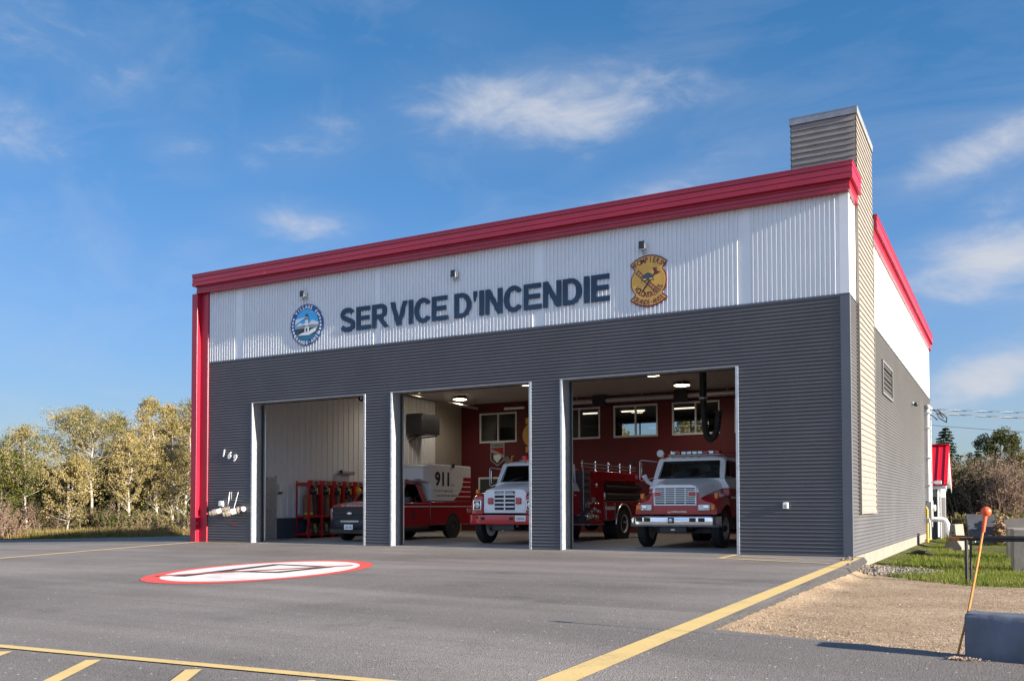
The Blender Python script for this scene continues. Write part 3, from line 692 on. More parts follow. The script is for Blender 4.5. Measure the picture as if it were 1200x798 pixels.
# lap-sided chimney shaft
ch = MB(); BP = .135
def laps(mb, fn, a0, a1, z0, z1):
    z = z0
    while z < z1-.02:
        t = min(z+BP, z1); mb.add([fn(a0,z,.026),fn(a1,z,.026),fn(a1,t,.006),fn(a0,t,.006),fn(a0,z,-.02),fn(a1,z,-.02)], [(0,1,2,3),(4,5,1,0)]); z += BP
CX0, CX1, CY0, CY1, CZT = -1.38, .045, 1.08, 3.70, 10.02
laps(ch, lambda a,z,d: (CX1+d, a, z), CY0, CY1, .95, CZT); laps(ch, lambda a,z,d: (a, CY0-d, z), CX0, CX1, 8.1, CZT)
laps(ch, lambda a,z,d: (CX0-d, a, z), CY0, CY1, 8.1, CZT); laps(ch, lambda a,z,d: (a, CY1+d, z), CX0, CX1, 8.1, CZT)
ch.box(CX0,CY0,7.9,CX1-.002,CY1,CZT); ch.box(-.02,CY0,.93,CX1,CY1,7.9)
cho = part('chimney_shaft', ch, M['wood'], smooth=0)
cb = MB(); cb.box(CX1-.02,CY0-.035,.95,CX1+.034,CY0+.0,8.0); cb.box(CX1-.02,CY1,.95,CX1+.034,CY1+.04,8.3); cb.box(CX1-.02,CY0-.035,.91,CX1+.034,CY1+.04,.948)
part('corner_board', cb, M['wood'], cho, smooth=0)
part('cap_flashing', MB().box(CX0-.04,CY0-.04,CZT-.02,CX1+.04,CY1+.04,CZT+.13).box(CX0-.045,CY0-.045,CZT+.13,CX1+.045,CY1+.045,CZT+.145), M['zinc'], cho, smooth=0)
# louvre
lv = MB(); y0, y1, z0, z1 = 5.50, 7.86, 4.10, 5.02
lv.box(.0,y0,z0,.06,y0+.10,z1); lv.box(0,y1-.10,z0,.06,y1,z1); lv.box(0,y0+.1,z0,.06,y1-.1,z0+.06); lv.box(0,y0+.1,z1-.06,.06,y1-.1,z1)
for k in range(6):
    z = z0+.075+k*.133; lv.prism([(.004,y0+.1,z+.060),(.055,y0+.1,z),(.061,y0+.1,z+.008),(.010,y0+.1,z+.068)], (0,y1-y0-.2,0))
lv.box(0,y0+.1,z0+.06,.004,y1-.1,z1-.06, 1)
part('louvre', lv, [mat('louvre_grey', (.15,.15,.16), .5, var=.1),M['black']], smooth=0)
# ------------------------------------------------------------------ signs and fittings of the facade
RIBF = -.024
s = MB(); FZ = lambda a, z, d: (a, -(.052+d), z)

# heavy grotesque capitals, drawn stroke by stroke (cap height 1)
def earc(cx, cz, rx, rz, a0, a1, n=18): return [(cx+rx*math.cos(math.radians(a0+(a1-a0)*i/n)), cz+rz*math.sin(math.radians(a0+(a1-a0)*i/n))) for i in range(n+1)]
def ribbon(o, i, closed):
    n = len(o); return [[o[k], o[(k+1)%n], i[(k+1)%n], i[k]] for k in range(n if closed else n-1)]
def rect(x0,z0,x1,z1): return [(x0,z0),(x1,z0),(x1,z1),(x0,z1)]
def stroke(c, t):
    o, i = [], []
    for k in range(len(c)):
        a, b = c[max(0,k-1)], c[min(len(c)-1,k+1)]; dx, dz = b[0]-a[0], b[1]-a[1]; l = math.hypot(dx,dz); nx, nz = -dz/l*t/2, dx/l*t/2
        o.append((c[k][0]+nx,c[k][1]+nz)); i.append((c[k][0]-nx,c[k][1]-nz))
    return ribbon(o, i, False)
GLY = {
 'E': ([rect(0,0,.23,1), rect(.23,.815,.80,1), rect(.23,.415,.75,.595), rect(.23,0,.83,.185)], .83),
 'I': ([rect(0,0,.23,1)], .23), 'V': ([[(0,1),(.345,0),(.595,0),(.94,1),(.695,1),(.47,.29),(.25,1)]], .94),
 'N': ([[(0,0),(.215,0),(.215,.62),(.595,0),(.825,0),(.825,1),(.61,1),(.61,.37),(.23,1),(0,1)]], .825),
 'D': (ribbon([(0,0),(0,1)]+earc(.38,.5,.47,.5,90,-90), [(.23,.18),(.23,.82)]+earc(.37,.5,.24,.32,90,-90), True), .85),
 'R': (ribbon([(0,.38),(0,1)]+earc(.52,.705,.33,.295,90,-90), [(.23,.57),(.23,.82)]+earc(.49,.695,.125,.125,90,-90), True)+[rect(0,0,.23,.38), [(.32,.40),(.58,.41),(.95,0),(.675,0)]], .95),
 'C': (ribbon(earc(.48,.5,.48,.52,36,324,30), earc(.49,.5,.245,.33,42,318,30), False), .88),
 'S': (stroke(earc(.42,.735,.31,.185,18,232,16)+earc(.43,.275,.335,.195,56,-165,18), .215), .87),
 '\u2019': ([[(0,.80),(.03,.60),(.10,.62),(.19,.80),(.19,1),(0,1)]], .19)}
TXT = "SERVICE D\u2019INCENDIE"; gap = {'\u2019': .11, 'D': .10}; pen = 0; lay = []
for ch in TXT:
    if ch == ' ': pen += .27; continue
    lay.append((ch, pen)); pen += GLY[ch][1]+gap.get(ch, .075)
kx = 8.39/(pen-.075)
for ch, p0 in lay:
    for poly in GLY[ch][0]: s.prism([FZ(-13.90+(p0+x)*kx, 6.125+z*.665, 0) for x, z in poly], (0,.026,0))
tag(s.build('wall_lettering', M['navy'], smooth=0), 'big dark blue capital letters SERVICE D\u2019INCENDIE across the white cladding', 'lettering')
def disc(mb, cx, cz, rx, rz, y0, y1, m, n=64):
    a = [(cx+rx*math.cos(2*PI*i/n), y0, cz+rz*math.sin(2*PI*i/n)) for i in range(n)]; mb.prism(a, (0,y1-y0,0), m)
def fpoly(mb, pts, y, m, t=.002): mb.prism([(x,y,z) for x,z in pts], (0,t,0), m)
# round village emblem (lighthouse)
cx, cz, R = -15.165, 6.465, .615
t = thing('village_emblem', (0,0,0), 'round blue emblem with a white lighthouse and lettering on the white cladding', 'emblem')
b = MB(); disc(b, cx, cz, R, R, -.05, -.022, 0); b.build('panel', M['blue_sign'], t, smooth=30)
k = MB(); ri = .455
def clipc(pts):  # keep a polygon inside the inner circle
    o = []
    for x, z in pts:
        d = math.hypot(x, z)
        if d > ri: x, z = x*ri/d, z*ri/d
        o.append((cx+x, cz+z))
    return o
disc(k, cx, cz, ri, ri, -.053, -.050, 0)
def band(z0, z1, m, y, fx=None):
    pts = []
    n = 24
    for i in range(n+1):
        z = z0+(z1-z0)*i/n; pts.append((math.sqrt(max(0,ri*ri-z*z)), z))
    fpoly(k, [(cx+x, cz+z) for x,z in pts]+[(cx-x, cz+z) for x,z in reversed(pts)], y, m)
band(-.455,-.30,2,-.056); band(-.30,-.10,3,-.056); band(-.10,.02,4,-.056)
fpoly(k, clipc([(-.45,.02),(-.30,.10),(-.12,.03),(-.02,.08),(-.02,-.0),(-.45,-.03)]), -.0585, 1); fpoly(k, clipc([(.08,.02),(.22,.13),(.45,.04),(.45,-.02),(.08,-.0)]), -.0585, 1)
fpoly(k, clipc([(-.02,.235),(-.45,.20),(-.45,-.02)]), -.0605, 1); fpoly(k, clipc([(-.02,.225),(-.45,.03),(-.45,-.06)]), -.0625, 0)
fpoly(k, clipc([(-.34,-.30),(-.18,-.24),(-.05,-.22),(.06,-.23),(.20,-.15),(.40,-.10),(.34,-.22),(.10,-.31)]), -.0625, 1)
fpoly(k, [(cx-.075,cz-.22),(cx+.095,cz-.22),(cx+.065,cz+.17),(cx-.04,cz+.17)], -.0645, 1); fpoly(k, [(cx-.055,cz+.17),(cx+.08,cz+.17),(cx+.065,cz+.25),(cx-.04,cz+.25)], -.0645, 4)
fpoly(k, [(cx-.06,cz+.25),(cx+.085,cz+.25),(cx+.012,cz+.33)], -.0645, 5); fpoly(k, [(cx-.015,cz-.20),(cx+.045,cz-.20),(cx+.04,cz-.10),(cx-.01,cz-.10)], -.0665, 5)
for x0, x1, z0, z1 in ((-.083,.10,-.055,-.035),(-.072,.088,.155,.17)): fpoly(k, [(cx+x0,cz+z0),(cx+x1,cz+z0),(cx+x1,cz+z1),(cx+x0,cz+z1)], -.0685, 5)
k.build('lighthouse_picture', [M['sky_sign'],M['white'],M['teal'],M['slate'],M['grey_box'],M['blackm']], t, smooth=0)
k = MB(); EF = lambda a, z, d: (a, -.054-d, z)
arc_text(k, 'VILLAGE de', cx, cz, .475, 86, 11.2, .11, EF, off=.04, asp=.66); arc_text(k, 'GRANDE-ANSE', cx, cz, .585, 272, 11.0, .105, EF, inward=True, off=.04, asp=.66)
for a in list(range(158,222,11))+list(range(-28,38,11)): disc(k, cx+.535*math.cos(math.radians(a)), cz+.535*math.sin(math.radians(a)), .034, .034, -.055, -.05, 0, 12)
k.build('lettering', M['white'], t, smooth=0)
# volunteers' badge
cx, cz = -4.515, 6.50; R = .452
t = thing('firefighter_badge', (0,0,0), 'gold and maroon firefighter badge with crossed axe and ladder on the white cladding', 'badge')
def badge(g):
    p = arc_pts(cx, cz-.055, .66+g, 132, 48, 16)
    q = [(cx+.475+g*.7, cz+.415-g*.3), (cx+.36+g*.5, cz+.26-g)]+arc_pts(cx, cz-.03, R+g, 38, -38, 20)+[(cx+.34+g*.5, cz-.33+g), (cx+.475+g*.8, cz-.455+g*.3)]
    r_ = arc_pts(cx, cz+.02, .665+g, -51, -129, 16)
    s_ = [(cx-.475-g*.8, cz-.455+g*.3),(cx-.34-g*.5, cz-.33+g)]+arc_pts(cx, cz-.03, R+g, 218, 142, 20)+[(cx-.36-g*.5, cz+.26-g),(cx-.475-g*.7, cz+.415-g*.3)]
    return p+q+r_+s_
b = MB(); b.prism([(x,-.052,z) for x,z in badge(0)], (0,.03,0), 0); b.prism([(x,-.056,z) for x,z in badge(-.034)], (0,.006,0), 1)
b.build('panel', [M['maroon'],M['gold']], t, smooth=0)
k = MB(); N = 48; k_in, k_out = .405, .430
pa = arc_pts(cx, cz-.03, k_out, 0, 360, N)[:-1]; pb = arc_pts(cx, cz-.03, k_in, 0, 360, N)[:-1]
k.add([(x,-.0585,z) for x,z in pa+pb], [(i,(i+1)%N,N+(i+1)%N,N+i) for i in range(N)], 0)
def ls(x0,z0,x1,z1,w,m,y):
    d = Vector((x1-x0,z1-z0)).normalized(); s_ = Vector((-d.y,d.x))*w/2
    fpoly(k, [(cx+x0+s_.x,cz+z0+s_.y),(cx+x0-s_.x,cz+z0-s_.y),(cx+x1-s_.x,cz+z1-s_.y),(cx+x1+s_.x,cz+z1+s_.y)], y, m)
for o in (-.045,.045): ls(-.30+o*.75,.23+o*.65,.16+o*.75,-.24+o*.65,.022,1,-.0595)
for i in range(9): q = i/8; ls(-.28+.42*q-.034,.21-.43*q-.03,-.28+.42*q+.034,.21-.43*q+.03,.02,1,-.0615)
ls(-.16,-.27,.20,.20,.042,2,-.0635); fpoly(k, [(cx+.10,cz+.28),(cx+.17,cz+.10),(cx+.30,cz+.15),(cx+.20,cz+.21),(cx+.22,cz+.27)], -.0655, 1)
fpoly(k, [(cx+x,cz+z) for x,z in arc_pts(-.02,.03,.14,-5,185,14)]+[(cx-.19,cz-.02),(cx+.15,cz-.02)], -.068, 3)
for xx in (-.10,.06): fpoly(k, [(cx+xx-.045,cz+.0),(cx+xx+.045,cz+.0),(cx+xx+.03,cz+.04),(cx+xx-.03,cz+.04)], -.070, 0)
k.build('emblem_picture', [M['gold'],M['maroon'],M['blackm'],M['slate']], t, smooth=0)
k = MB(); BF = lambda a, z, d: (a, -.0575-d, z)
arc_text(k, 'POMPIERS', cx, cz-.055, .475, 90, 10.4, .135, BF, off=.03, asp=.66); arc_text(k, 'VOLONTAIRES', cx, cz-.03, .395, 270, 12.6, .14, BF, inward=True, off=.03, asp=.62); arc_text(k, 'GRANDE-ANSE', cx, cz+.02, .618, 270, 7.2, .12, BF, inward=True, off=.03, asp=.60)
for sx in (-1,1):
    sc = (cx+sx*.375, cz+.365); k_s = MB(); k_s.add([(sc[0]+(.04 if i%2==0 else .017)*math.cos(PI/2+i*PI/5), -.0585, sc[1]+(.04 if i%2==0 else .017)*math.sin(PI/2+i*PI/5)) for i in range(10)], [tuple(range(10))]); k_s.build('star', M['maroon'], t, smooth=0)
k.build('lettering', M['maroon'], t, smooth=0)
# house number
hn = thing('house_number', (-18.3,0,2.6), 'white slanted numerals 169 on the grey wall beside the first bay', 'house number'); NF = lambda a, z, d: (a+18.3, -.04-d, z-2.6)
for ch, x, z in (('1',-18.55,2.66),('6',-18.34,2.585),('9',-18.10,2.50)):
    k = MB(); put_text(k, ch, x, z, .15 if ch != '1' else .085, .22, NF, off=.045, shear=.25, ext=.01); k.build('numeral', M['white'], hn, smooth=0)
# wall lamps above the signs
def wall_lamp(x, z, label):
    t = thing('wall_lamp', (x,0,z), label, 'wall lamp', 'floodlights on the white cladding')
    b = MB(); b.box(-.05,-.05,-.06,.05,-.022,.08); b.box(-.075,-.20,-.07,.075,-.05,.12); b.build('housing', M['blackm'], t, bevel=.012)
    b = MB(); b.box(-.07,-.19,-.085,.07,-.06,-.07); b.build('lens', M['lens'], t, smooth=0)
    [MB().tube([(q,-.10,-.085),(q,-.09,-.13)], .022, 8).build('sensor', M['alu'], t) for q in (-.04,.045)]
    b = MB(); b.box(.078,-.19,-.06,.086,-.06,.11); b.build('side_plate', M['white'], t, smooth=0)
wall_lamp(-15.24, 7.34, 'small black floodlight above the round blue emblem'); wall_lamp(-9.97, 7.28, 'small black floodlight above the middle of the blue lettering'); wall_lamp(-4.64, 7.30, 'small black floodlight above the gold badge')
# twin fire-hose inlets
t = thing('fire_hose_inlet', (-18.15,0,.95), 'pair of weathered brass hose inlets with white caps on the grey wall', 'hose inlet')
def inlet(p0, p1, r, nm):
    b = MB(); p0, p1 = Vector(p0), Vector(p1); d = p1-p0; L = d.length
    b.lathe(p0, d, [(0,r*.75),(L*.25,r*.8),(L*.25,r*1.08),(L*.33,r*1.08),(L*.33,r*.86),(L*.70,r*.9),(L*.70,r*1.12),(L*.86,r*1.12),(L*.86,r*.95),(L,r*.9)], 20)
    o = b.build(nm, M['brass'], t); c_ = MB(); c_.lathe(p0+d*.40, d, [(0,r*.98),(L*.22,r*.98)], 20); c_.build('white_band', M['white'], o)
    c_ = MB(); c_.lathe(p0+d*.97, d, [(0,r*.7),(L*.04,r*.7)], 20); c_.build('mouth', M['black'], o)
inlet((-.10,-.02,.10), (-.66,-.30,-.06), .085, 'inlet_pipe'); inlet((.52,-.02,.10), (-.02,-.36,-.08), .095, 'inlet_pipe')
b = MB(); b.lathe((.50,-.04,.08), (.6,-.7,.0), [(0,.07),(.10,.075),(.10,.06),(.13,.055)], 16); b.build('white_cap', M['white'], t)
b = MB(); b.tube([(-.05,-.16,.12),(-.03,-.10,.60)], .012, 6); b.tube([(.26,-.2,.12),(.33,-.1,.60)], .012, 6); b.tube([(-.02,-.05,.38),(.0,-.05,.61)], .01, 6); b.build('drop_chain', M['alu'], t)
b = MB(); b.box(-.48,-.14,.17,-.34,-.028,.33); b.build('white_cover', M['white'], t, bevel=.015)
b = MB(); b.box(-.42,-.032,.345,.35,-.026,.355); b.build('cable_clip', M['alu'], t, smooth=0)
k = MB(); k.box(-18.22,-.034,.545,-17.98,-.026,.575); tag(k.build('warning_strip', M['fire_red2'], smooth=0), 'short red strip on the grey wall below the hose inlets', 'plate')
t = thing('wall_outlet', (-1.37,0,1.10), 'small white outlet box on the grey wall beside the third bay', 'outlet box')
MB().box(-.06,-.06,-.07,.06,-.024,.07).build('cover', M['white'], t, bevel=.012); MB().box(-.035,-.068,-.045,.035,-.061,.02).build('flap', M['grey_box'], t, bevel=.004)
t = thing('security_camera', (.03,14.1,4.67), 'small dark camera high on the sunlit side wall', 'camera')
MB().lathe((0,0,0),(1,0,0),[(0,.07),(.03,.07),(.05,.04),(.09,.04)],12).build('bracket', M['grey_box'], t); MB().sphere((.12,0,-.03),.075,12,8).build('dome', M['blackm'], t)
# service mast, meter, gas line at the rear corner
t = thing('electric_service_mast', (.03,19.6,0), 'white service mast and grey meter box at the rear corner of the sunlit wall', 'electric mast')
b = MB(); b.tube([(.10,-.1,1.25),(.10,-.1,5.0)], .075, 12); b.build('mast_pipe', M['pvc'], t)
b = MB(); b.sphere((.10,-.1,5.05),.12,12,8); b.tube([(.10,-.1,5.05),(.24,.1,5.0)], [.08,.05], 10); b.build('weather_head', M['grey_box'], t)
b = MB()
for z in (1.9,3.0,4.2,4.8): b.box(.0,-.22,z-.03,.19,.02,z+.03)
b.build('strap', M['galv'], t, smooth=0)
b = MB(); b.box(.0,-.15,.55,.20,.75,1.30); b.build('meter_box', M['grey_box'], t, bevel=.015); b = MB(); b.lathe((.20,.30,1.0),(1,0,0),[(0,.13),(.10,.13),(.12,.11)],18); b.build('meter', M['pvc'], t)
b = MB(); b.box(0,.0,-.25,.12,.60,.50)
for k_ in range(9): b.box(.12,.06,-.2+k_*.075,.126,.54,-.165+k_*.075)
b.build('lower_cabinet', M['galv'], t, smooth=0)
b = MB(); b.tube([(.08,1.0,2.05),(.30,1.0,2.05)], .04, 10); b.box(.25,.92,1.98,.5,1.08,2.12); b.build('conduit_arm', M['pvc'], t)
b = MB(); b.tube([(.06,1.6,1.35),(.06,1.6,2.4)], .035, 8); b.tube([(.06,2.0,.2),(.06,2.0,5.1)], .03, 8); b.build('conduit', M['galv'], t)
t = thing('gas_pipe', (.05,18.9,0), 'yellow gas riser standing against the sunlit side wall', 'gas pipe')
MB().tube([(.06,0,-.35),(.06,0,.95),(.0,.0,1.05)], .035, 8).tube([(.06,0,-.25),(.12,.9,-.25)], .03, 8).build('riser', M['yellow_pipe'], t); MB().box(.0,-.07,.42,.14,.07,.60).build('regulator', M['grey_box'], t, bevel=.02)
# overhead service cables to a pole beyond
P0 = Vector((.30,21.3,5.0))
def cable(p, q, label, twist, r=.011):
    n = 90; p, q = Vector(p), Vector(q); sag = .55; b = MB(); b2 = MB(); dirv = (q-p).normalized(); s_ = dirv.cross(Vector((0,0,1))).normalized()
    def pt(t, ph): 
        c_ = p.lerp(q, t)+Vector((0,0,-4*sag*t*(1-t))); a = ph+t*(q-p).length/1.05*2*PI
        return c_+(s_*math.cos(a)+Vector((0,0,1))*math.sin(a))*.016*(1 if twist else 0)
    nn_ = 420 if twist else 60
    b.tube([pt(i/nn_,0) for i in range(nn_+1)], r*1.25, 6)
    if twist: b2.tube([pt(i/nn_,PI) for i in range(nn_+1)], r, 6)
    t = thing('service_cable', (0,0,0), label, 'cable'); b.build('black_strand', M['cable'], t)
    if twist: b2.build('bare_strand', M['cable2'], t)
cable((.35,21.4,5.12), (27,33,5.6), 'upper twisted service cable running from the mast to the sky at the edge', True)
cable((.30,21.4,4.95), (27,33,5.0), 'lower twisted service cable just below the other twisted one', True)
cable((.1,22.4,4.55), (27,33.2,3.9), 'thin single black cable below the two twisted cables', False, .008)
b = MB(); b.tube([(.24,19.7,5.0),(.5,20.3,4.95),(.75,20.9,4.72),(.72,21.2,4.55),(.45,21.4,4.75),(.35,21.4,4.95)], .022, 8); b.tube([(.24,19.75,5.02),(.55,20.6,4.8),(.62,21.1,4.72),(.38,21.4,5.1)], .018, 8); b.tube([(.1,19.9,4.9),(.4,20.9,4.65),(.3,21.4,4.72)], .018, 8)
tag(b.build('drip_loop', M['cable']), 'black drooping cable loops between the mast head and the service cables', 'cable')
# ------------------------------------------------------------------ vehicles (local frame: nose at y = 0, tail towards +y)
def wheel(par, x, y, r, w, side, rim_m, rim_r=.58, name='wheel'):
    b = MB(); b.lathe((x+side*w*.30, y, r), (side,0,0), [(0,r*.17),(w*.18,r*.17),(w*.30,r*.10),(w*.32,.0)], 18)
    o = b.build(name, M['blackm'], par)
    hw = w/2; t = MB()
    t.lathe((x-side*hw, y, r), (side,0,0), [(0,r*rim_r),(0,r*.80),(w*.08,r*.95),(w*.18,r*1.0),(w*.45,r*1.0),(w*.48,r*.985),(w*.52,r*.985),(w*.55,r),(w*.82,r),(w*.92,r*.95),(w,r*.80),(w,r*rim_r),(w*.9,r*rim_r)], 36, caps=False)
    t.build('tyre', M['black'], o, smooth=40)
    k = MB(); k.lathe((x-side*hw, y, r), (side,0,0), [(0,r*rim_r),(w*.93,r*rim_r),(w*.99,r*rim_r*1.02),(w*.99,r*rim_r*.9),(w*.80,r*rim_r*.82),(w*.68,r*rim_r*.55),(w*.74,r*rim_r*.42),(w*.74,.001)], 30)
    for i in range(10):
        a = 2*PI*i/10; k.lathe((x+side*(w*.24), y+math.cos(a)*r*.31, r+math.sin(a)*r*.31), (side,0,0), [(0,.018),(.03,.018)], 6, m=1)
    k.build('rim', [rim_m, M['alu']], o, smooth=40)
    return o
def mir(half):  # half ring from the crown (x=0) down the +x side -> full ring
    return half + [(-x, z) for x, z in reversed(half[1:])] if half[0][0] == 0 else half + [(-x, z) for x, z in reversed(half)]
def ring3(half, y, dy=0): return [(x, y, z) for x, z in mir(half)]
def pane(par, pts, m, name='window_glass', t=.008):
    b = MB(); a = [Vector(p) for p in pts]; n = (a[1]-a[0]).cross(a[2]-a[0]).normalized()*t
    b.prism(a, n); return b.build(name, m, par, smooth=0)

def cab(t, y0, y1, y2, zc, zt, zr, hw_b, hw_t, body_hw, low_m, up_m, zl):
    """windscreen foot (y0, zc) and head (y1, zt), roof crown zr, cab back y2"""
    b = MB()
    b.box(-body_hw, y0-.02, zl, body_hw, y2, zc-.28); lo = b.build('cab_body', low_m, t, bevel=.03)
    b = MB(); b.loft([[(-body_hw+.01,y0-.02,zc-.279),(body_hw-.01,y0-.02,zc-.279),(hw_b+.05,y0-.02,zc-.005),(-hw_b-.05,y0-.02,zc-.005)],[(-body_hw+.01,y2,zc-.279),(body_hw-.01,y2,zc-.279),(hw_b+.06,y2,zc-.005),(-hw_b-.06,y2,zc-.005)]])
    b.build('cab_waist', up_m, t, bevel=.015)
    # shell: pillars, header, roof
    pw = .12
    for s in (-1,1):
        b = MB(); b.prism([(s*(hw_b+.06),y0-.02,zc),(s*(hw_b-pw+.02),y0-.02,zc),(s*(hw_t-pw+.02),y1-.02,zt),(s*(hw_t+.06),y1-.02,zt)], (0,.10,0))
        b.build('front_pillar', up_m, t, bevel=.022); b = MB(); b.prism([(s*(hw_b+.055),y2-.14,zc),(s*(hw_b-.02),y2-.14,zc),(s*(hw_t-.02),y2-.14,zt),(s*(hw_t+.055),y2-.14,zt)], (0,.14,0))
        b.build('rear_pillar', up_m, t, bevel=.022); b = MB(); b.prism([(s*(hw_b+.05),y0+.62,zc),(s*(hw_b+.02),y0+.62,zc),(s*(hw_t+.02),y0+.62,zt),(s*(hw_t+.05),y0+.62,zt)], (0,.03,0), 0)
        b.build('vent_window_post', M['blackm'], t)
    b = MB(); b.prism([(-hw_b+.02,y2-.05,zc),(hw_b-.02,y2-.05,zc),(hw_b-.02,y2-.05,zc+.12),(-hw_b+.02,y2-.05,zc+.12)], (0,.05,0)); b.build('rear_panel', up_m, t, bevel=.01)
    b = MB(); e = [(0,zr),(hw_t*.6,zr-.006),(hw_t-.02,zr-.035),(hw_t+.06,zt+.01),(hw_t+.06,zt-.03)]
    r1 = mir(e)
    def rr(k, y, dz): return [(x*k, y, zt-.03+(z-(zt-.03))*dz) for x, z in r1]
    b.loft([rr(.97,y1-.06,.45), rr(1.0,y1+.0,.86), rr(1.0,y1+.16,1.0), rr(1.0,y2-.1,1.0), rr(.99,y2,.85)])
    b.build('cab_roof', up_m, t, smooth=50, bevel=.012)
    pane(t, [(-hw_b+.09,y0+.03,zc+.005),(hw_b-.09,y0+.03,zc+.005),(hw_t-.09,y1+.03,zt-.02),(-hw_t+.09,y1+.03,zt-.02)], M['glass'], 'windscreen')
    g = MB(); z_ = .0
    for p, q in (((-hw_b+.085,y0+.0,zc+.012),(hw_b-.085,y0+.0,zc+.012)),((-hw_t+.085,y1+.0,zt-.02),(hw_t-.085,y1+.0,zt-.02)),((-hw_b+.085,y0,zc+.01),(-hw_t+.085,y1,zt-.02)),((hw_b-.085,y0,zc+.01),(hw_t-.085,y1,zt-.02))): g.bar(p, q, .025, .03)
    g.build('windscreen_rubber', M['black'], t, smooth=0)
    for s in (-1,1):
        pane(t, [(s*(hw_b+.035),y0+.10,zc),(s*(hw_b+.035),y2-.14,zc),(s*(hw_t+.035),y2-.14,zt-.02),(s*(hw_t+.035),y1+.10,zt-.02)], M['glass_dk'], 'side_window')
    pane(t, [(-hw_b+.1,y2-.03,zc+.12),(hw_b-.1,y2-.03,zc+.12),(hw_t-.1,y2-.03,zt-.05),(-hw_t+.1,y2-.03,zt-.05)], M['glass_in'], 'rear_window')
    i = MB()
    for sx in (-.45,.45): i.box(sx-.24,y2-.70,zc-.40,sx+.24,y2-.55,zc+.22); i.box(sx-.12,y2-.68,zc+.22,sx+.12,y2-.58,zc+.38)
    i.build('seat', M['seat'], t, bevel=.04)
    i = MB(); i.tube([(.45+.2*math.cos(a),y0+.42+.10*math.sin(a),zc+.02+.17*math.sin(a)) for a in [2*PI*k/20 for k in range(21)]], .016, 6, caps=False); i.bar((.45,y0+.42,zc+.02),(.45,y0+.2,zc-.2),.05,.05); i.bar((.26,y0+.42,zc+.02),(.64,y0+.42,zc+.02),.03,.03)
    i.build('steering_wheel', M['blackm'], t)
    MB().box(-hw_b+.05,y0+.06,zc-.26,hw_b-.05,y0+.36,zc-.04).build('dashboard', M['plastic'], t, bevel=.05)
    # wipers, door seams, handles
    w_ = MB()
    for sx in (-.55,.25): w_.bar((sx,y0-.0,zc+.03),(sx+.42,y0+.05,zc+.13),.018,.012); w_.bar((sx-.02,y0-.02,zc+.02),(sx+.16,y0+.02,zc+.09),.014,.014)
    w_.build('wiper', M['blackm'], t, smooth=0)
    for s in (-1,1):
        d = MB(); d.box(s*(body_hw+.001),y0+.10,zl+.12,s*(body_hw+.006),y2-.16,zc-.30); dd = d.build('cab_door', low_m, t, smooth=0, bevel=.004)
        d = MB(); d.box(s*(body_hw+.008),y2-.42,zc-.42,s*(body_hw+.03),y2-.24,zc-.38); d.build('door_handle', M['chrome'], dd, bevel=.006)
    return lo

def mirrors(t, y0, zc, hw, loopw=.30):
    for s in (-1,1):
        m_ = MB(); x0, x1 = s*hw, s*(hw+loopw)
        m_.tube([(x0,y0+.18,zc+.46),(x1-.03*s,y0-.02,zc+.50),(x1,y0-.04,zc+.46),(x1,y0-.04,zc-.02),(x1-.03*s,y0-.03,zc-.07),(x0,y0+.08,zc+.02)], .014, 8)
        o = m_.build('mirror_arm', M['alu'], t)
        k = MB(); k.box(x1-.02-.10*s,y0-.07,zc+.02,x1+.02-.03*s,y0+.0,zc+.42); k.build('mirror', M['chrome'], o, bevel=.02)

